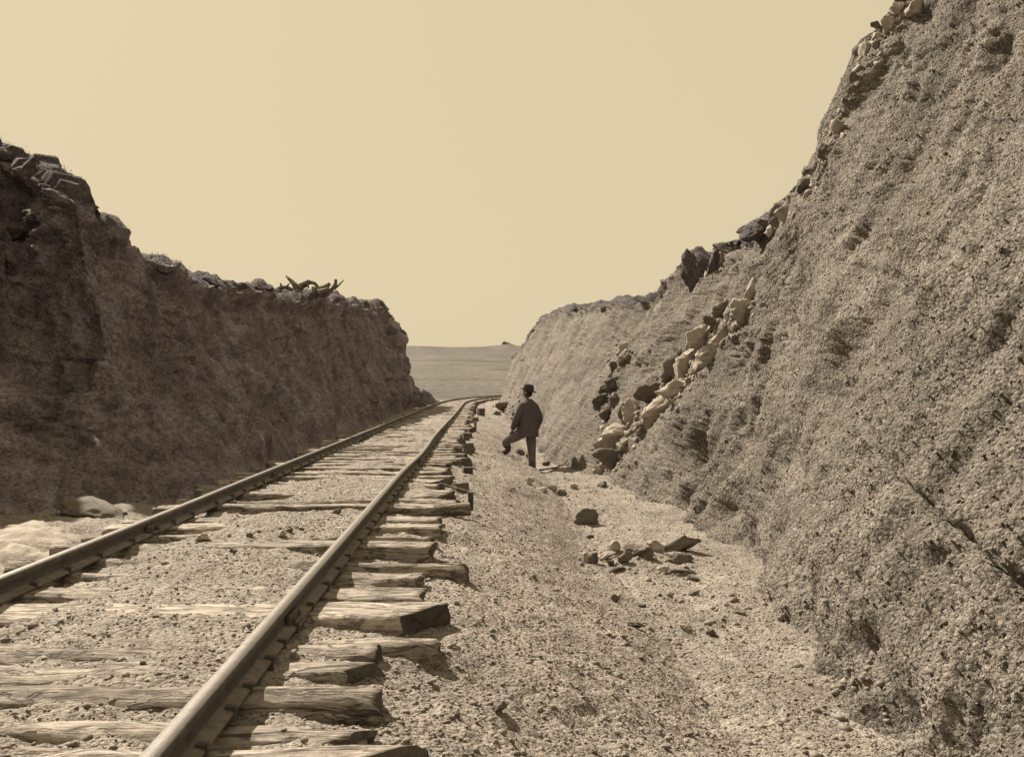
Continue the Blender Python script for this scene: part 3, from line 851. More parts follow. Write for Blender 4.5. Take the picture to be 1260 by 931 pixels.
TIES = [  # y, right end x, length, width, thickness, kind, label, end material, rz, dz, endcut, taper, bark
 (2.63, -.27, 2.65, .22, .17, "plank", "pale hewn crosstie lowest in view, crossing the bottom edge", M_END, .02, 0.0, .25, 0, False),
 (2.93, -.40, 2.5, .17, .16, "hewn", "crosstie with a chamfered end, second up from the bottom edge", M_END, 0, -.012, .1, .05, False),
 (3.20, -.335, 2.55, .23, .19, "log", "thick bark-scarred log crosstie with a round sawn end", M_END, .01, .0, 0, 0, True),
 (3.50, -.43, 2.45, .19, .16, "hewn", "short pale split crosstie just behind the round-ended bark log", M_END, 0, -.01, .2, .08, False),
 (3.76, -.40, 2.5, .17, .15, "log", "crosstie with a ragged split dark end, in front of a longer log", M_DKEND, -.02, 0, 0, .0, False),
 (3.94, -.175, 2.7, .17, .16, "log", "smooth round log crosstie reaching out past the ragged dark end", M_END, 0, -.03, 0, .0, False),
 (4.36, -.24, 2.75, .34, .17, "plank", "wide pale slab crosstie whose black split end slants", M_DKEND, 0, 0, .22, 0, False),
 (4.80, -.29, 2.5, .24, .16, "plank", "broad flat crosstie directly behind the black-ended slab", M_END, 0, -.005, 0, 0, False),
 (5.25, -.31, 2.5, .16, .15, "hewn", "thin rough-barked crosstie in front of the tapering knotty log", M_END, 0, -.012, 0, 0, True),
 (5.62, -.075, 2.75, .20, .17, "log", "long tapering log crosstie with a knot near its end", M_END, -.03, 0, 0, .55, False),
 (6.20, -.30, 2.5, .22, .2, "plank", "square-ended hewn crosstie with a bark patch and light end", M_END, 0, 0, 0, 0, False),
 (6.62, -.33, 2.45, .17, .16, "hewn", "narrow crosstie just behind the square-ended bark-patched one", M_END, .01, -.01, 0, 0, False),
 (7.00, -.28, 2.5, .22, .17, "plank", "flat hewn crosstie, the nearer of the pair before the dark end post", M_END, 0, 0, 0, 0, False),
 (7.42, -.30, 2.5, .2, .16, "plank", "flat hewn crosstie, the farther of the pair before the dark end post", M_END, -.01, -.004, 0, 0, False),
 (8.20, -.33, 2.5, .2, .16, "hewn", "low crosstie beside the dark bark log lying on the shoulder", M_END, 0, 0, 0, 0, False),
]
seed = 40
for (y, xe, L, w, t, kd, lab, em, rz, dz, ec, tp, bark) in TIES:
    add_tie(y, xe, L, w, t, kd, seed, lab, None, M_BARK if bark else M_TIE, em, rz, dz, ec, tp)
    seed += 1
rr = random.Random(11)
y = 8.65
nth = 0
ORD = 'first second third fourth fifth sixth seventh eighth ninth tenth eleventh twelfth thirteenth fourteenth fifteenth sixteenth seventeenth eighteenth nineteenth twentieth twenty-first twenty-second twenty-third twenty-fourth twenty-fifth twenty-sixth'.split()
while y < 98:
    w = rr.uniform(.16, .25)
    if y < 19.5: lab, grp = ORD[nth] + " flat crosstie beyond the dark bark log on the shoulder", "crossties before the man"; nth += 1
    elif y < 52: lab, grp = "small distant crosstie on the straight track beyond the standing man", "crossties beyond the man"
    else: lab, grp = "tiny far crosstie where the track bends right out of the cut", "crossties on the far bend"
    add_tie(y, -.32 + rr.choice([-.08, 0, 0.02, .06, .14, -.03]), rr.uniform(2.35, 2.65), w, .17, rr.choice(["plank", "hewn", "hewn", "log"]), seed, lab, grp,
            M_TIE, rr.choice([M_END, M_END, M_DKEND]), rr.uniform(-.03, .03), rr.uniform(-.012, .0), rr.uniform(0, .3), 0, y < 24)
    seed += 1
    y += rr.uniform(.38, .62) if y < 60 else rr.uniform(.6, .9)

# loose logs and blocks on the shoulder
def log_obj(name, a, b, r0, r1, seed, mats, label, cat, group=None, nr_=12, nseg=18, rough=.12):
    a, b = Vector(a), Vector(b)
    L = (b - a).length
    xs = np.linspace(0, L, nseg)
    V = np.zeros((nseg, nr_, 3))
    for j in range(nr_):
        an = 2 * math.pi * j / nr_
        rad = r0 + (r1 - r0) * xs / L
        V[:, j, 0] = xs; V[:, j, 1] = np.cos(an) * rad; V[:, j, 2] = np.sin(an) * rad
    fl = V.reshape(-1, 3)
    n = fbm(fl * np.array([4, 14, 14]) + seed * 3.3, 1.0, 3, .6, 500)
    V[:, :, 1:] *= (1 + rough * n.reshape(nseg, nr_))[..., None]
    V[:, :, 1] += (np.sin(xs / L * 3.1 + seed) * .05 * L * .3)[:, None]
    VV = np.concatenate([V.reshape(-1, 3), [V[0].mean(0), V[-1].mean(0)]])
    F = []; fm = []
    for i in range(nseg - 1):
        for j in range(nr_):
            k = (j + 1) % nr_
            F.append((i * nr_ + j, (i + 1) * nr_ + j, (i + 1) * nr_ + k, i * nr_ + k)); fm.append(0)
    B0 = nseg * nr_
    for j in range(nr_):
        k = (j + 1) % nr_
        F.append((B0, j, k)); fm.append(1)
        F.append((B0 + 1, (nseg - 1) * nr_ + k, (nseg - 1) * nr_ + j)); fm.append(1)
    me = bpy.data.meshes.new(name)
    me.from_pydata([tuple(v) for v in VV], [], F)
    me.polygons.foreach_set("use_smooth", [m == 0 for m in fm]); me.polygons.foreach_set("material_index", fm); me.update()
    o = link(name, me, list(mats))
    o.location = a
    o.rotation_euler = (b - a).to_track_quat('X', 'Z').to_euler()
    if label: tag(o, label, cat, group)
    return o

def shoulder(px, d, up=0.0):
    x = (px - VPX) / FPX * d
    return Vector((x, d, gz(x, d) + up))
a, b = px_at(533, 620, 8.15), px_at(578, 616, 8.15)
log_obj("bark_log", (a.x, 8.15, -.05), (b.x, 8.22, -.04), .055, .06, 3, (M_BARK, M_END), "dark bark log lying across the tie ends before the man", "log")
def block(px, d, s, rz, mat, label, cat, name="wood_block", up=0.0):
    bm = bmesh.new(); box_bm(bm, (0, 0, s[2] / 2 - 0.02), s, rz)
    bmesh.ops.subdivide_edges(bm, edges=list(bm.edges), cuts=3, use_grid_fill=True)
    for v in bm.verts:
        q = np.array([[v.co.x * 14 + px, v.co.y * 14, v.co.z * 14]])
        v.co += Vector((float(vnoise(q, 1)[0]), float(vnoise(q, 2)[0]), float(vnoise(q, 3)[0]))) * min(s) * .12
    p = shoulder(px, d, up)
    o = bm_obj(name, bm, mat, None, 0, p)
    return tag(o, label, cat)
block(579, 8.25, (.045, .06, .16), .1, M_DKEND, "short dark upright stub at the end of the shoulder log", "wood block", up=.1)
block(567, 9.9, (.14, .10, .11), .5, M_GREY, "grey angular wood chunk with splinters just beyond the shoulder log", "wood block")
block(575, 12.3, (.13, .13, .10), .2, M_DKEND, "dark squat block at a tie end left of the man's raised foot", "wood block")
block(575, 16.0, (.17, .16, .22), .15, M_GREY, "grey squared block standing on end level with the man's hand", "wood block")
block(573, 19.2, (.12, .13, .2), .3, M_DARK, "dark stub of timber leaning at the tie ends level with the man's chest", "wood block")
block(585, 24.0, (.06, .08, .28), .0, M_DARK, "thin dark post standing on the shoulder left of the man's hat", "wood block")
block(592, 38.0, (.25, .2, .35), .5, M_DARK, "small dark lump far up the shoulder near the bend", "wood block")
log_obj("short_log", shoulder(577, 30, .08), shoulder(587, 30.2, .1), .10, .1, 9, (M_TIE, M_DKEND), "short pale log with a dark end far along the shoulder", "log")
a = shoulder(542, 9.9, .08); b = shoulder(583, 9.6, .05)
log_obj("stick", a, b, .008, .006, 5, (M_DEAD, M_DEAD), "thin straight stick lying on the shoulder over the tie ends", "stick", nr_=6)

# ------------------------------------------------------------------ ROCKS
IV, IF = ico(4)
IV2, IF2 = ico(3)
def rock(name, p, size, seed, mat, label, cat="rock", group=None, rot=None, facet=6, fine=True, nvec=None):
    """size = full extents (across, along the sight line, up)"""
    rng = np.random.default_rng(seed)
    V0, F0 = (IV, IF) if fine else (IV2, IF2)
    V = V0.copy()
    for k in range(facet + 4):
        nrm = rng.normal(size=3); nrm /= np.linalg.norm(nrm)
        lim = rng.uniform(.38, .74)
        d = V @ nrm
        V = V - np.outer(np.maximum(d - lim, 0), nrm)
    A = np.array(size) / max(size)
    V *= (1 + .16 * fbm(V + seed, .6, 3, .55, 600))[:, None]
    V += 0.055 * ridged(V + seed, .38, 4, 605)[:, None] * V0
    wv, cv = worley(V + seed, .42, 615)
    V += (.10 * (cv - .5))[:, None] * V0
    V += 0.03 * fbm(V + seed, .10, 2, .6, 610)[:, None] * V0
    ext = V.max(0) - V.min(0)
    V = (V - (V.max(0) + V.min(0)) / 2) / ext * np.array(size)
    me = np_mesh(name, V, F0, smooth=False)
    o = link(name, me, mat)
    o.location = p
    if rot is not None: o.rotation_euler = rot
    tag(o, label, cat, group)
    return o
def wall_rock(tree, px, py, w, h, seed, mat, label, rot=0.0, depth=0.9, proud=0.06, group="rocks bedded in the right bank", name="rock"):
    p, n = hit(tree, px, py)
    d = p.y
    sw, sh = w / FPX * d, h / FPX * d
    dp = depth * (sw + sh) / 2
    o = rock(name, p + n * (dp * (proud - 0.1)), (sw * 1.7, dp, sh * 1.6), seed, mat, label, "rock", group, (0, rot, 0.25))
    return o
# the pale vein running up the bank
VEIN = [
 (760, 541, 38, 27, M_PALE, "largest pale boulder at the foot of the rock vein behind the man", 0.1),
 (757, 564, 36, 15, M_GREY, "grey flat stone right under the largest pale boulder", .1),
 (783, 508, 19, 20, M_PALE, "rounded boulder next above the largest pale one in the vein", .3),
 (803, 513, 18, 20, M_PALE, "bright chunky rock right of the rounded boulder low in the vein", -.2),
 (801, 484, 28, 17, M_DARK, "dark slanting slab in the lower rock vein", -.35),
 (824, 495, 40, 17, M_PALE, "pale elongated stone on the right lower edge of the vein", -.6),
 (835, 477, 36, 14, M_PALE, "flat pale stone below the tall curved one in the vein", -.25),
 (829, 455, 26, 20, M_GREY, "grey wedge rock left of the tall curved bright stone", -.2),
 (845, 452, 22, 42, M_PALE, "tall bright curved stone midway up the rock vein", .35),
 (866, 449, 18, 13, M_PALE, "small pale stone right of the tall curved one", -.2),
 (858, 434, 22, 16, M_PALE, "pale blocky stone just above the tall curved one", -.3),
 (877, 435, 28, 18, M_PALE, "broad pale slab right of centre in the upper vein", -.35),
 (866, 415, 28, 20, M_PALE, "cracked pale rock cluster stone on the upper left of the vein", -.5),
 (890, 411, 22, 18, M_PALE, "pale rounded rock with a dark cleft above it high in the vein", -.2),
 (880, 398, 22, 9, M_DARK, "dark thin slab wedged in the upper vein", .5),
 (892, 381, 24, 17, M_GREY, "round grey boulder near the top of the vein", .0),
 (914, 379, 22, 20, M_PALE, "pale block beside the round grey boulder at the vein's top", -.6),
 (927, 360, 14, 30, M_PALE, "long pale sliver, topmost stone of the vein", .6),
 (738, 580, 12, 10, M_PALE, "small white stone at the bank foot left below the largest boulder", .2),
 (720, 590, 14, 9, M_GREY, "small grey stone at the bank foot behind the man's boots", .1),
 (770, 430, 11, 14, M_PALE, "small pale stone in the left fissure high on the bank", .3),
 (768, 445, 9, 8, M_GREY, "tiny grey stone just under the pale one in the left fissure", .1),
 (757, 452, 10, 9, M_DARK, "dark pebble-like stone upper in the left fissure", .0),
 (755, 472, 16, 11, M_DARK, "dark jagged stone midway in the left fissure", -.5),
 (748, 482, 14, 12, M_DARK, "dark blocky stone under the jagged one in the left fissure", -.3),
 (741, 494, 15, 12, M_DARK, "dark angular stone, left edge of the fissure above the boulder", -.4),
 (760, 496, 14, 13, M_DARK, "dark stone between the fissure and the rounded boulder", .2),
 (750, 509, 17, 12, M_DARK, "dark lower stone in the fissure straight above the largest boulder", -.3),
 (769, 507, 11, 18, M_GREY, "upright grey stone left of the rounded boulder", .1),
]
for k, (px, py, w, h, m, lab, r) in enumerate(VEIN):
    wall_rock(rtree, px, py, w, h, 700 + k, m, lab, r)
# small broken pieces packed between the stones of the vein and down the left fissure
pp = []; rv_ = random.Random(31)
for line, n, sd in (([(918, 372), (890, 400), (865, 428), (838, 468), (808, 503), (775, 530), (748, 575)], 330, 10), ([(775, 425), (757, 452), (744, 490), (738, 530)], 90, 7)):
    for _ in range(n):
        t = rv_.uniform(0, len(line) - 1.001); i = int(t); f = t - i
        q, nn = hit(rtree, line[i][0] * (1 - f) + line[i + 1][0] * f + rv_.gauss(0, sd), line[i][1] * (1 - f) + line[i + 1][1] * f + rv_.gauss(0, sd * .6))
        pp.append((*q, *nn, rv_.uniform(.02, .085)))
pp = np.array(pp)
tag(chips("vein_rubble", pp[:, :3], pp[:, 6], pp[:, 3:6], rock_mat("vein_chips", 0.12, 0.34, 9), 12, .8), "small broken pale pieces packed between the stones of the rock vein", "rubble", kind="stuff")
# rocks along the right skyline
CREST = [
 (1127, 8, 22, 18, M_PALE, "smooth pale boulder at the very top edge of the right bank"),
 (1104, 8, 16, 14, M_PALE, "pale knobbly rock left of the top boulder on the skyline"),
 (1096, 24, 18, 22, M_PALE, "pale upright rock on the skyline just under the top edge"),
 (1077, 30, 9, 9, M_DARK, "small dark stone perched on the upper skyline"),
 (1081, 44, 18, 14, M_PALE, "pale rock under the small dark perched stone"),
 (1063, 66, 13, 28, M_PALE, "pale leaning slab on the upper skyline"),
 (1049, 96, 8, 24, M_GREY, "thin grey slab edge on the skyline below the leaning slab"),
 (1031, 160, 15, 30, M_PALE, "tall pale stone on the skyline midway down the near slope"),
 (1013, 184, 16, 17, M_DARK, "dark beaked rock jutting from the skyline under the tall pale stone"),
 (988, 226, 17, 16, M_DARK, "dark square rock standing out on the skyline"),
 (993, 240, 15, 14, M_PALE, "pale rock right below the dark square one on the skyline"),
 (968, 258, 26, 22, M_PALE, "pale fractured rock at the top of the lower skyline"),
 (932, 280, 44, 24, M_CLOD, "big dark overhanging sod clod on the right skyline"),
 (948, 282, 13, 14, M_PALE, "pale stone held under the dark overhanging sod clod"),
 (862, 330, 34, 62, M_CLOD, "dark upright horn of earth on the right skyline"),
 (880, 320, 22, 28, M_CLOD, "dark clod just right of the upright earth horn"),
 (886, 316, 8, 14, M_PALE, "slim pale stone beside the dark clod on the skyline"),
 (792, 366, 15, 11, M_DARK, "small dark clod jutting over the far right skyline"),
 (746, 378, 14, 6, M_DARK, "low dark clod on the flat far right crest"),
 (707, 381, 9, 5, M_DARK, "tiny dark clod at the left of the flat right crest"),
]
def sky_depth(tree, px, py, sgn):
    for off in range(0, 60, 2):
        r = hit(tree, px + sgn * off, py + off * .5, 9999)[0]
        if r.y < 9000: return r.y
    return 15.0
CR = np.array([r[3:] for r in RIGHT_ROWS[2:21]])
cpx = VPX + CR[:, 0] / CR[:, 1] * FPX
for k, (px, py, w, h, m, lab) in enumerate(CREST):
    d = sky_depth(rtree, px, py, 1)
    p = px_at(px, py + h * .2, d)
    rock("rock", p, (w / FPX * d * 1.2, (w + h) / FPX * d * .6, h / FPX * d * 1.3), 760 + k, m, lab, "rock", "rocks along the right skyline", (0, -.3, .2))
# broken pale stone weathering out along the near crest
pp = []
for line, n, sd in (([(950, 272), (972, 256), (992, 236), (1013, 200), (1030, 165), (1046, 110), (1064, 68), (1082, 42), (1104, 10)], 80, 6), ([(800, 372), (850, 335), (885, 312), (930, 285)], 26, 7)):
    for _ in range(n):
        t = rv_.uniform(0, len(line) - 1.001); i = int(t); f = t - i
        x_ = line[i][0] * (1 - f) + line[i + 1][0] * f + rv_.gauss(2, sd); y_ = line[i][1] * (1 - f) + line[i + 1][1] * f + rv_.gauss(3, sd)
        for off in range(0, 40, 3):
            q, nn = hit(rtree, x_ + off, y_ + off * .4, 999)
            if q.y < 900: pp.append((*q, *nn, rv_.uniform(.012, .03) * rv_.choice([1, 1, 1.6, 2.4]))); break
pp = np.array(pp)
tag(chips("crest_rubble", pp[:, :3], pp[:, 6], pp[:, 3:6], rock_mat('crest_chips', 0.16, 0.34, 9), 14, .6), "broken pale stone weathering out along the right bank's crest", "rubble", kind="stuff")
# stones lying in the ditch
FLOOR = [
 (722, 636, 30, 22, M_GREY, "grey upright slab lying alone in the ditch beyond the stone pile", .25, .15),
 (721, 686, 13, 15, M_PALE, "pale half-shaded stone at the left end of the ditch pile", .8, 0),
 (731, 687, 14, 14, M_DARK, "dark stone touching the pale left end stone of the pile", .9, 0),
 (755, 673, 18, 17, M_PALE, "angular flat-topped pale stone at the back of the ditch pile", .9, .05),
 (748, 684, 22, 13, M_PALE, "low pale stone in the left middle of the ditch pile", .9, -.1),
 (770, 686, 19, 14, M_GREY, "grey tilted stone in the middle of the ditch pile", .8, -.4),
 (752, 693, 10, 8, M_DARK, "small dark stone fronting the ditch pile", .9, 0),
 (785, 678, 30, 15, M_GREY, "broad grey block in the centre back of the ditch pile", .9, 0),
 (797, 681, 15, 16, M_DARK, "dark cubic stone right of the broad grey block", .9, 0),
 (808, 672, 20, 15, M_PALE, "bright white stone just left of the long inclined slab", .9, 0),
 (838, 670, 52, 20, M_GREY, "long inclined grey slab leaning on the bank foot", .5, -.28),
 (838, 688, 34, 13, M_DARK, "dark flattened rock under the long inclined slab", .8, .05),
 (813, 701, 22, 9, M_PALE, "flat pale stone in front of the dark flattened rock", .9, 0),
 (841, 703, 30, 5, M_DARK, "thin dark sliver beside the flat pale stone", .7, .05),
 (854, 711, 16, 6, M_GREY, "small grey flake at the right front of the pile", .9, 0),
 (757, 701, 28, 7, M_GREY, "low grey ledge stone in front of the left pile", .9, -.1),
 (757, 736, 9, 11, M_DARK, "small dark pointed stone alone below the ditch pile", .9, 0),
 (727, 660, 9, 5, M_DARK, "tiny dark stone between the lone slab and the pile", .9, 0),
 (783, 769, 20, 9, M_GREY, "grey flat slab alone in the lower ditch", .9, .3),
 (790, 745, 9, 5, M_DARK, "tiny dark chip above the lower grey slab", .9, 0),
 (845, 773, 15, 9, M_PALE, "small pale stone low in the ditch toward the bank", .9, 0),
 (876, 779, 12, 10, M_DARK, "dark angular stone right of the low pale one", .9, 0),
 (855, 730, 17, 6, M_GREY, "grey flake lying alone midway to the bank foot", .9, -.3),
 (825, 732, 12, 6, M_GREY, "small grey chip left of the lone flake", .9, 0),
 (911, 754, 16, 6, M_GREY, "grey sliver near the bank foot on the lower right", .9, -.3),
 (613, 872, 24, 14, M_GREY, "grey flat stone half buried in the near gravel", .9, -.25),
 (562, 880, 8, 6, M_DARK, "small dark stone on the near gravel by the log end", .9, 0),
 (680, 600, 12, 8, M_PALE, "pale stone in front of the man's right boot", .9, 0),
 (652, 592, 9, 11, M_PALE, "bright jagged stone under the man's right heel", .9, .3),
 (692, 606, 12, 8, M_GREY, "grey stone right of the pale one in front of the man", .9, 0),
 (668, 602, 12, 7, M_PALE, "small white stone just right of the boots' bright stone", .9, 0),
 (707, 598, 10, 8, M_PALE, "pale cobble midway between the man and the bank foot", .9, 0),
 (741, 596, 11, 8, M_GREY, "grey cobble at the bank foot under the boulder", .9, 0),
 (640, 556, 12, 8, M_DARK, "dark stone seen between the man's legs", .9, 0),
 (651, 561, 8, 8, M_DARK, "dark rounded stone right behind the man's shin", .9, 0),
 (672, 570, 9, 6, M_DARK, "small dark stone right of the man's standing leg", .9, 0),
 (621, 500, 22, 12, M_GREY, "far rubble heap stone at the right bank foot near the bend", .9, 0),
 (612, 508, 10, 6, M_GREY, "small far stone left of the rubble heap stone", .9, 0),
 (635, 509, 11, 6, M_GREY, "small far stone right of the rubble heap stone", .9, 0),
 (345, 657, 12, 10, M_PALE, "pale flat clod between the rails near the dirt heap", .9, 0),
 (355, 652, 9, 6, M_DARK, "dark chip by the pale clod between the rails", .9, 0),
 (248, 661, 18, 12, M_PALE, "pale pointed stone beside the left rail's shadow", .9, 0),
 (286, 678, 10, 6, M_GREY, "small grey clod between the rails in the left foreground", .9, 0),
 (307, 658, 8, 6, M_DARK, "tiny dark clod on the dirt heap between the rails", .9, 0),
 (414, 629, 11, 7, M_GREY, "grey lump between the rails near the right rail", .9, 0),
]
gtree = BVHTree.FromObject(ground, bpy.context.evaluated_depsgraph_get())
def floor_hit(px, py):
    a = hit(gtree, px, py)[0]; b = hit(rtree, px, py, 999)[0]
    return a if a.y <= b.y else b
for k, (px, py, w, h, m, lab, dp, tilt) in enumerate(FLOOR):
    p = floor_hit(px, py + h * 0.42)
    d = p.y
    sw, sh = w / FPX * d, h / FPX * d
    rock("stone", p + Vector((0, dp * sw * .35, sh * .34)), (sw * 1.1, dp * sw * .9, sh * 1.15), 800 + k, m, lab, "stone", "stones lying on the floor of the cut", (0, tilt, random.Random(k).uniform(-.3, .3)), fine=(w > 14))
# rubble of many small unnamed pieces at the bank foot
pts = []; 
rb = random.Random(77)
for (cx, cy, sx, sy, n) in ((700, 600, 45, 7, 60), (795, 690, 60, 12, 45), (625, 505, 20, 7, 50), (740, 575, 25, 12, 30), (860, 780, 70, 25, 40), (650, 560, 16, 8, 16), (900, 740, 50, 20, 40), (1040, 850, 45, 30, 35)):
    for _ in range(n):
        p = floor_hit(rb.gauss(cx, sx), rb.gauss(cy, sy)); pts.append((p.x, p.y, p.z, rb.uniform(.012, .035) * max(1, p.y / 14)))
pts = np.array(pts)
g = chips("rubble", pts[:, :3], pts[:, 3], np.tile(np.array([[0, -.2, .98]]), (len(pts), 1)), M_PEB, 9, .7)
tag(g, "small broken rubble strewn along the right bank foot", "rubble", kind="stuff")

# rocks bedded in the end of the left bank
LR = [
 (478, 402, 18, 14, "pale layered rock high on the end of the left bank"), (490, 418, 16, 16, "blocky rock at the outer edge of the left bank's end"),
 (474, 440, 18, 18, "large squarish rock midway on the left bank's end"), (489, 446, 12, 15, "rounded rock right of the large squarish one"),
 (485, 466, 20, 11, "flat layered rock below the rounded one on the left bank's end"), (474, 463, 12, 8, "small wedge rock left of the flat layered one"),
 (492, 478, 14, 12, "squat rock low on the left bank's end"), (478, 480, 14, 10, "low rock left of the squat one on the left bank's end"),
 (455, 388, 12, 9, "pale rock under the sod on the left bank's far crest"), (452, 456, 8, 13, "narrow upright rock left of the end rocks on the left bank"),
 (292, 408, 18, 11, "pale rock band stone high on the shaded left bank"), (283, 420, 12, 9, "small pale stone under the rock band on the left bank"),
]
for k, (px, py, w, h, lab) in enumerate(LR):
    wall_rock(ltree, px, py, w, h, 850 + k, M_LROCK, lab, -.15, .7, .15, "rocks bedded in the left bank")
# clods of sod on the left skyline
CL = np.array([r[3:6] for r in LEFT_ROWS[4:20]])
lpx = VPX + CL[:, 0] / CL[:, 1] * FPX
LC = [(72, 246, 44, 24, "big overhanging sod clod jutting out on the left skyline"), (60, 236, 24, 18, "sod hump just left of the overhanging clod"), (8, 192, 20, 26, "tall tufted clod at the far left of the skyline"),
      (143, 297, 14, 12, "blunt end clod of the long sod lip"), (200, 332, 24, 12, "rounded sod clod midway along the left skyline"),
      (253, 344, 9, 9, "small round clod perched on the left skyline"), (262, 350, 14, 8, "low clod right of the small perched one"), (316, 356, 16, 10, "brown clod left of the big one beside the dead branches"), (328, 354, 18, 13, "big rounded clod left of the dead branches")]
for k, (px, py, w, h, lab) in enumerate(LC):
    d = sky_depth(ltree, px, py, -1) if w < 40 else 10.3
    p = px_at(px, py, d)
    rock("sod_clod", p, (w / FPX * d * 1.1, (w + h) / FPX * d * .6, h / FPX * d * .85), 880 + k, M_CLOD, lab, "clod", "sod clods along the left skyline", (0, .3, .1), facet=0)

# pale sunlit ledge on the near left, pale bare ground far ahead
def mound(name, pts_h, sx, sy, c, mat, label, cat, seed, amp):
    nx, ny = 60, 60
    X, Y = np.meshgrid(np.linspace(-1, 1, nx), np.linspace(-1, 1, ny), indexing='ij')
    R = np.sqrt(X**2 + Y**2)
    P = np.stack([X * sx, Y * sy, np.zeros_like(X)], -1).reshape(-1, 3)
    n = fbm(P + seed, .5 * max(sx, .5), 4, .55, 900)
    z = (sstep(1.05, .45, (R.ravel() + .18 * n))) * pts_h + amp * fbm(P + seed, .22, 4, .6, 910) * (R.ravel() < .95) - .06
    P[:, 2] = z
    o = link(name, np_mesh(name, P, grid_faces(nx, ny)), mat)
    o.location = c
    return tag(o, label, cat)
mound("pale_ledge", .15, .85, 1.35, (-3.72, 6.95, -.18), M_PALEDIRT, "pale chalky ledge in the sun left of the left rail", "ledge", 3, .04)
p = floor_hit(112, 634)
rock("rock_slab", p + Vector((0, .1, .03)), (.80, .45, .16), 941, M_GREY, "brown rough rock slab at the shaded bank foot left of the tie ends", "rock", None, (0, .12, -.35))
o = mound("chalk_patch", .10, 2.4, 3.2, (-4.6, 74, -.20), M_PALEDIRT, "bright bare patch of ground beyond the far end of the left bank", "bare ground", 5, .04)
# spoil heap at the mouth of the cutting
def spoil():
    nx, ny = 90, 50
    X, Y = np.meshgrid(np.linspace(-6.5, -1.9, nx), np.linspace(52, 60, ny), indexing='ij')
    prof = np.interp(X.ravel(), [-6.5, -4.6, -3.9, -3.75, -3.2, -2.6, -2.1, -1.9], [1.5, 1.7, 1.55, 1.0, .9, .35, -.1, -.3])
    sh = sstep(52.0, 53.1, Y.ravel()) * (1 - sstep(55, 60, Y.ravel()))
    P = np.stack([X.ravel(), Y.ravel(), np.zeros(X.size)], -1)
    P[:, 2] = -.3 + (prof + .3) * sh + sh * (.16 * fbm(P, .7, 4, .6, 930))
    o = link("spoil_heap", np_mesh("spoil_heap", P, grid_faces(nx, ny)), M_LEFT)
    tag(o, "dark spoil heap sloping down at the far mouth beside the left rail", "heap")
spoil()
# far outcrop on the horizon
rock("rock_outcrop", Vector((43, 1440, 66)), (14, 14, 9), 931, M_GREY, "tiny knob of rock on the distant horizon", "outcrop")

# ------------------------------------------------------------------ DEAD WOOD on the left crest
def branch(name, polys, label):
    """polys: list of (points in px at a depth, radii)"""
    root = None
    for k, (pts, r0, r1, d) in enumerate(polys):
        V = [px_at(px, py - 3.5, d + dd) for px, py, dd in pts]
        r0, r1 = r0 * 1.1, r1 * 1.1
        cu = []
        for i in range(len(V) - 1):
            for s in range(4): cu.append(V[i].lerp(V[i + 1], s / 4))
        cu.append(V[-1])
        nr_ = 7
        P = []; F = []
        for i, c in enumerate(cu):
            t = (cu[min(i + 1, len(cu) - 1)] - cu[max(i - 1, 0)]).normalized()
            a = t.cross(Vector((.2, 1, .1))).normalized(); b = t.cross(a)
            r = (r0 + (r1 - r0) * i / (len(cu) - 1)) * (1 + .10 * math.sin(i * 2.3 + k))
            for j in range(nr_):
                an = 2 * math.pi * j / nr_
                P.append(c + a * math.cos(an) * r + b * math.sin(an) * r)
        for i in range(len(cu) - 1):
            for j in range(nr_):
                q = (j + 1) % nr_
                F.append((i * nr_ + j, i * nr_ + q, (i + 1) * nr_ + q, (i + 1) * nr_ + j))
        F.append(tuple(range(nr_))); F.append(tuple((len(cu) - 1) * nr_ + j for j in reversed(range(nr_))))
        me = bpy.data.meshes.new(name)
        me.from_pydata([tuple(p) for p in P], [], F); me.update()
        if root is None:
            root = link(name, me, M_DEAD); tag(root, label, "dead branch")
        else:
            link("twig", me, M_DEAD, root)
D = sky_depth(ltree, 385, 374, -1) - .2
branch("dead_branch", [([(369, 366, 0), (362, 353, 0), (356, 347, 0), (352, 343, .1)], .09, .02, D), ([(366, 359, 0), (372, 355, .1), (379, 351, .1), (382, 350, .1)], .11, .05, D)], "bent dead branch, leftmost of the dead wood on the left crest")
branch("dead_branch", [([(382, 351, 0), (387, 352, 0), (391, 356, 0), (394, 362, 0)], .05, .03, D), ([(378, 352, 0), (380, 358, 0)], .03, .02, D)], "thin arched dead branch in the middle of the dead wood")
branch("dead_stump", [([(386, 364, 0), (394, 361, 0), (401, 357, 0), (406, 352, 0)], .16, .04, D), ([(392, 364, -.2), (400, 361, -.2), (404, 358, -.2)], .10, .03, D)], "broken wedge of dead trunk left of the forked branch")
branch("forked_branch", [([(396, 369, 0), (404, 364, 0), (410, 358, 0), (413, 352, 0), (413, 347, 0)], .07, .035, D), ([(411, 359, 0), (416, 355, 0), (420, 351, .1), (423, 348, .1)], .035, .01, D), ([(405, 362, 0), (412, 363, 0)], .02, .01, D)], "forked dead branch rising like antlers on the left crest")
branch("dead_branch", [([(338, 362, 0), (346, 358, 0), (353, 357, 0), (360, 361, 0)], .07, .04, D), ([(347, 358, 0), (345, 352, 0)], .035, .02, D), ([(352, 357, 0), (356, 352, 0)], .03, .015, D)], "short stubby dead branch at the left end of the dead wood")
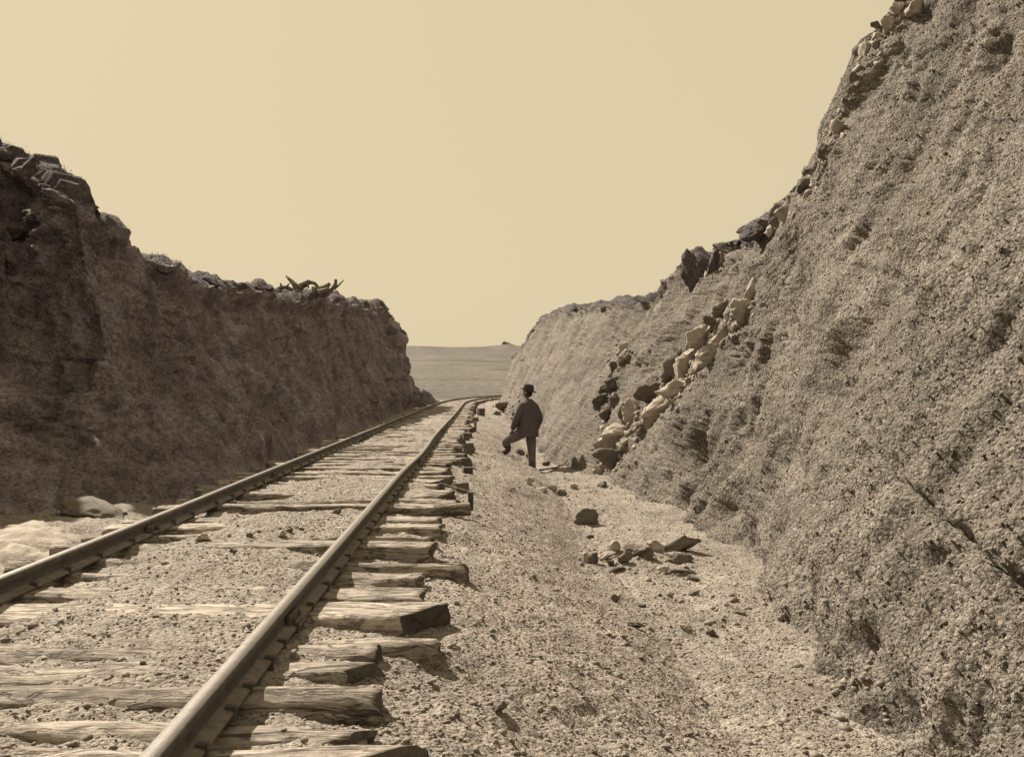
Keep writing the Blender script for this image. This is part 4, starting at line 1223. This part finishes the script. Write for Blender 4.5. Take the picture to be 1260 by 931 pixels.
# bent stick at the bank foot right of the man
p0, p1, p2, p3 = [floor_hit(*q) for q in ((664, 580), (684, 577), (693, 573), (698, 569))]
def stick3(name, P3, r0, label):
    polys = []
    P = []; F = []; nr_ = 6
    cu = []
    for i in range(len(P3) - 1):
        for s in range(4): cu.append(P3[i].lerp(P3[i + 1], s / 4))
    cu.append(P3[-1])
    for i, c in enumerate(cu):
        t = (cu[min(i + 1, len(cu) - 1)] - cu[max(i - 1, 0)]).normalized()
        a = t.cross(Vector((.2, 1, .1))).normalized(); b = t.cross(a)
        for j in range(nr_):
            an = 2 * math.pi * j / nr_; P.append(c + (a * math.cos(an) + b * math.sin(an)) * r0 * (1 - .5 * i / len(cu)))
    for i in range(len(cu) - 1):
        for j in range(nr_):
            q = (j + 1) % nr_; F.append((i * nr_ + j, i * nr_ + q, (i + 1) * nr_ + q, (i + 1) * nr_ + j))
    F.append(tuple(range(nr_))); F.append(tuple((len(cu) - 1) * nr_ + j for j in reversed(range(nr_))))
    me = bpy.data.meshes.new(name); me.from_pydata([tuple(p) for p in P], [], F); me.update()
    tag(link(name, me, M_DEAD), label, "stick")
up = Vector((0, -.05, .035))
stick3("bent_stick", [p0 + up, p1 + up, p2 + up, p3 + up], .022, "long bent dark stick lying at the bank foot right of the man")

# ------------------------------------------------------------------ GRASS on the crests
def blades(name, P, hgt, seed, label):
    rng = np.random.default_rng(seed)
    n = len(P)
    h = hgt * rng.uniform(.5, 1.3, n)
    a = rng.uniform(0, 6.283, n); lean = rng.normal(0, .4, (n, 2))
    wd = np.clip(h * .05, .002, .01) * np.maximum(1, P[:, 1] / 14)
    w = np.stack([np.cos(a), np.sin(a), np.zeros(n)], -1) * wd[:, None]
    tip = P + np.stack([lean[:, 0] * h, lean[:, 1] * h, h], -1)
    mid = P + np.stack([lean[:, 0] * h * .3, lean[:, 1] * h * .3, h * .6], -1)
    V = np.stack([P - w, P + w, mid + w * .6, mid - w * .6, tip], 1).reshape(-1, 3)
    b = (np.arange(n) * 5)[:, None]
    F = np.concatenate([b + np.array([[0, 1, 2]]), b + np.array([[0, 2, 3]]), b + np.array([[3, 2, 4]])])
    o = link(name, np_mesh(name, V, F, smooth=False), M_GRASS)
    return tag(o, label, "grass", kind="stuff")
u = rng.integers(0, PL.shape[0], 16000); j = rng.integers(crest_j - 4, crest_j + 9, 16000)
P0 = PLd[u, j]; k = (P0[:, 1] > 6) & (P0[:, 1] < 53) & (P0[:, 0] > -9)
P0 = P0[k] + rng.normal(0, .03, (k.sum(), 3)) * np.array([1, 1, .2])
cl = fbm(P0, .8, 3, .5, 950); P0 = P0[cl > -.15]
blades("sod_grass", P0, .042, 3, "short dry grass along the crest of the left bank")
# two taller tufts at the far left skyline
T = []
for (px, py, n, s) in ((6, 190, 350, .10), (38, 208, 380, .13), (95, 272, 80, .06)):
    d = sky_depth(ltree, px, py + 6, -1); c = px_at(px, py + 8, d)
    T.append(np.array(c)[None] + rng.normal(0, s, (n, 3)) * np.array([1, 1, .25]))
blades("grass_tuft", np.concatenate(T), .065, 4, "ragged dry tufts at the left end of the skyline")
u = rng.integers(0, PR.shape[0], 9000); j = rng.integers(nface - 5, nface + 8, 9000)
P0 = PRd[u, j]; k = (P0[:, 1] > 14) & (P0[:, 1] < 60) & (P0[:, 0] < 8)
P0 = P0[k]; cl = fbm(P0, .8, 3, .5, 960); P0 = P0[cl > -.1]
blades("crest_grass", P0, .05, 5, "short dry grass along the far right crest")

# ------------------------------------------------------------------ THE MAN
FX, FY = (655 - VPX) / FPX * 19.5, 19.5
FZ = gz(FX, FY) - 0.015
man = empty("person", (FX, FY, FZ))
tag(man, "man in dark coat and brimmed hat, one foot raised on the slope", "person")
man.scale = (1.05, 1.05, 1.05)
def skin(name, pts, edges, radii, mat, sub=2, root=0):
    me = bpy.data.meshes.new(name)
    me.from_pydata([tuple(p) for p in pts], edges, [])
    o = link(name, me, mat, man)
    md = o.modifiers.new("skin", 'SKIN'); md.use_smooth_shade = True
    if not me.skin_vertices: raise RuntimeError("no skin layer")
    for i, r in enumerate(radii):
        sv = me.skin_vertices[0].data[i]
        sv.radius = (r, r) if not isinstance(r, tuple) else r
        sv.use_root = (i == root)
    if sub:
        s = o.modifiers.new("sub", 'SUBSURF'); s.levels = sub; s.render_levels = sub
    return o
# facing left and away from the camera
Fd = Vector((-.75, .66, 0)); Rd = Vector((.66, .75, 0))
hipc = Vector((-.07, 0, .92))
Lhip, Rhip = hipc - Rd * .095, hipc + Rd * .06
Lz = max(.22, gz(FX - .53, FY + .06) - FZ + .15)
Lkn = Vector((-.555, -.02, .69)); Lan = Vector((-.47, .0, Lz)); Ff = Vector((-.9, .25, 0)); Ltoe = Lan + Vector((-.01, 0, -.11)) + Ff * .15
Rkn = Vector((-.01, .03, .46)); Ran = Vector((.0, .0, .09)); Rtoe = Ran + Vector((0, 0, -.06)) + Fd * .15
chest = Vector((-.06, 0, 1.27)); neckb = Vector((-.08, .0, 1.47)); head0 = Vector((-.09, .01, 1.55)); head1 = Vector((-.10, .01, 1.66))
Lsh = neckb + Vector((0, 0, -.06)) - Rd * .19; Rsh = neckb + Vector((0, 0, -.07)) + Rd * .19
Lel = Vector((-.32, -.17, 1.14)); Lwr = Vector((-.40, -.08, .92))
Rel = Vector((.17, .18, 1.12)); Rwr = Vector((.06, .27, .93))
pts = [hipc, chest, neckb, head0, Lhip, Lkn, Lan, Ltoe, Rhip, Rkn, Ran, Rtoe, Lsh, Lel, Lwr, Rsh, Rel, Rwr]
Ltoe_b, Rtoe_b = Lan.lerp(Ltoe, .55), Ran.lerp(Rtoe, .55)
pts[7], pts[11] = Ltoe_b, Rtoe_b
edges = [(0, 1), (1, 2), (2, 3), (0, 4), (4, 5), (5, 6), (6, 7), (0, 8), (8, 9), (9, 10), (10, 11), (2, 12), (12, 13), (13, 14), (2, 15), (15, 16), (16, 17)]
rad = [.13, .145, .075, .055, .09, .058, .04, .03, .09, .058, .04, .03, .06, .045, .03, .06, .045, .03]
for wr, el, sgn in ((14, 13, -1), (17, 16, 1)):
    dr = (pts[wr] - pts[el]).normalized()
    pal = pts[wr] + dr * .05
    pts.append(pal); ip = len(pts) - 1; edges.append((wr, ip)); rad.append(.028)
    side = dr.cross(Vector((0, 0, 1))).normalized()
    for k in range(4):
        b0 = pal + dr * .035 + side * (k - 1.5) * .019
        b1 = b0 + dr * (.036 - .004 * abs(k - 1.4)) + Vector((0, 0, -.006)); b2 = b1 + dr * .02 + Vector((.004, .01, -.022))
        i0 = len(pts); pts += [b0, b1, b2]; rad += [.0095, .0085, .0075]; edges += [(ip, i0), (i0, i0 + 1), (i0 + 1, i0 + 2)]
    t0 = pal + side * sgn * .035; t1 = t0 + dr * .035 + side * sgn * .01
    i0 = len(pts); pts += [t0, t1]; rad += [.011, .009]; edges += [(ip, i0), (i0, i0 + 1)]
skin("body", pts, edges, rad, M_SKIN, 1)
# head with face
def head():
    bm = bmesh.new(); bmesh.ops.create_uvsphere(bm, u_segments=28, v_segments=20, radius=1)
    for v in bm.verts:
        x, y, z = v.co      # local: +x is the face
        sx, sy, szz = .098, .076, .118
        if z < 0: sy *= 1 + .25 * z; sx *= 1 + .10 * z
        nx, ny, nz = x * sx, y * sy, z * szz
        if x > .3:
            nx += .022 * math.exp(-((y / .17) ** 2) - ((z + .12) / .2) ** 2)                # nose
            nx -= .012 * math.exp(-(((abs(y) - .38) / .16) ** 2) - ((z - .1) / .13) ** 2)    # eye sockets
            nx -= .005 * math.exp(-((y / .3) ** 2) - ((z + .47) / .05) ** 2)                 # mouth line
            nx += .010 * math.exp(-((y / .3) ** 2) - ((z + .82) / .18) ** 2)                 # chin
        v.co = (nx, ny, nz)
    for s in (-1, 1):
        r = bmesh.ops.create_uvsphere(bm, u_segments=10, v_segments=8, radius=1)
        bmesh.ops.transform(bm, matrix=Matrix.Translation((-.008, s * .076, -.005)) @ Matrix.Diagonal((.018, .010, .032, 1)), verts=r["verts"])
    for f in bm.faces: f.smooth = True
    return bm
hrz = math.atan2(.45, -.9)
ho = bm_obj("head", head(), M_SKIN, man, 0, head1); ho.rotation_euler = (0, -.08, hrz)
bm = bmesh.new(); bmesh.ops.create_uvsphere(bm, u_segments=20, v_segments=14, radius=1)
for v in bm.verts:
    x, y, z = v.co
    k = 1.0 if (x < .25 or z > .55) else .9
    v.co = (x * .102 * k - .008, y * .080 * k, max(z, -.62) * .118 * k + .004)
for f in bm.faces: f.smooth = True
o = bm_obj("hair", bm, M_HAIR, man, 0, head1); o.rotation_euler = (0, -.08, hrz)
# hat: crown and turned brim, tilted back
bm = bmesh.new()
prof = [(.0, .150), (.05, .149), (.085, .138), (.104, .105), (.110, .05), (.113, .028), (.118, .022), (.138, .012), (.156, .016), (.160, .021), (.156, .023), (.138, .019), (.112, .030)]
ns = 32; rings = []
for (r, z) in prof:
    ring = []
    for j in range(ns):
        a = 2 * math.pi * j / ns
        bz = 0
        if r > .12: bz = .030 * abs(math.sin(a)) ** 2 * (r - .11) / .07 - (.02 * (1 if math.cos(a) < 0 else -.4)) * (r - .11) / .07
        ring.append(bm.verts.new((r * math.cos(a) * (1.12 if r > .12 else 1.03), r * math.sin(a) * .88, z + bz)))
    rings.append(ring)
for a, b in zip(rings[:-1], rings[1:]):
    for j in range(ns):
        k = (j + 1) % ns
        try: bm.faces.new((a[j], b[j], b[k], a[k])).smooth = True
        except Exception: pass
bmesh.ops.remove_doubles(bm, verts=bm.verts, dist=.0005)
bmesh.ops.recalc_face_normals(bm, faces=bm.faces)
o = bm_obj("hat", bm, M_HAT, man, 0, head1 + Vector((.012, -.005, .028))); o.rotation_euler = (0, -.22, hrz)
# trousers
tr_pts = [hipc + Vector((0, 0, .05)), Lhip, Lhip.lerp(Lkn, .5) + Vector((0, 0, -.01)), Lkn, Lkn.lerp(Lan, .5), Lkn.lerp(Lan, .75), Rhip, Rhip.lerp(Rkn, .5), Rkn, Rkn.lerp(Ran, .6)]
tr_e = [(0, 1), (1, 2), (2, 3), (3, 4), (4, 5), (0, 6), (6, 7), (7, 8), (8, 9)]
skin("trousers", tr_pts, tr_e, [.14, .128, .116, .095, .084, .074, .118, .104, .086, .076], M_TROUS, 2)
# boots
for kn, an, toe in ((Lkn, Lan, Ltoe), (Rkn, Ran, Rtoe)):
    heel = an + Vector((0, 0, -.055)) - Ff * .03
    skin("boot", [an.lerp(kn, .62), an.lerp(kn, .35), an, heel + Ff * .05, toe - Ff * .02, toe + Ff * .05], [(0, 1), (1, 2), (2, 3), (3, 4), (4, 5)], [.090, .080, .064, .062, .058, .042], M_BOOT, 2)
# coat: lofted torso with sleeves
def loft(rings, ns=26):
    bm = bmesh.new(); prev = None; first = None
    for (c, ax, ay, ang) in rings:
        ring = []
        for j in range(ns):
            a = 2 * math.pi * j / ns
            x, y = ax * math.cos(a), ay * math.sin(a)
            w = 1 + .035 * math.sin(a * 5 + c.z * 9) + .02 * math.sin(a * 9 - c.z * 14)
            e = Rd * (x * w) + Fd * (y * w)
            ring.append(bm.verts.new(c + e))
        if prev:
            for j in range(ns):
                k = (j + 1) % ns
                bm.faces.new((prev[j], prev[k], ring[k], ring[j])).smooth = True
        prev = ring; first = first or ring
    bm.faces.new(prev)
    bmesh.ops.recalc_face_normals(bm, faces=bm.faces)
    return bm
rings = [(Vector((-.10, -.01, .79)), .255, .215, 0), (Vector((-.10, -.005, .84)), .26, .212, 0), (Vector((-.09, 0, .92)), .26, .20, 0), (Vector((-.08, 0, 1.05)), .245, .18, 0), (Vector((-.07, 0, 1.2)), .245, .165, 0),
         (Vector((-.06, 0, 1.33)), .245, .155, 0), (Vector((-.07, 0, 1.42)), .225, .13, 0), (Vector((-.075, 0, 1.485)), .155, .105, 0), (Vector((-.085, .0, 1.52)), .095, .088, 0), (Vector((-.09, .005, 1.545)), .072, .072, 0)]
coat = bm_obj("coat", loft(rings), M_COAT, man)
s = coat.modifiers.new("sub", 'SUBSURF'); s.levels = 1; s.render_levels = 1
for sh, el, wr in ((Lsh, Lel, Lwr), (Rsh, Rel, Rwr)):
    sl_ = skin("sleeve", [sh.lerp(neckb, .35), sh, sh.lerp(el, .5), el, el.lerp(wr, .5), wr], [(0, 1), (1, 2), (2, 3), (3, 4), (4, 5)], [.08, .094, .088, .082, .074, .062], M_COAT, 2)
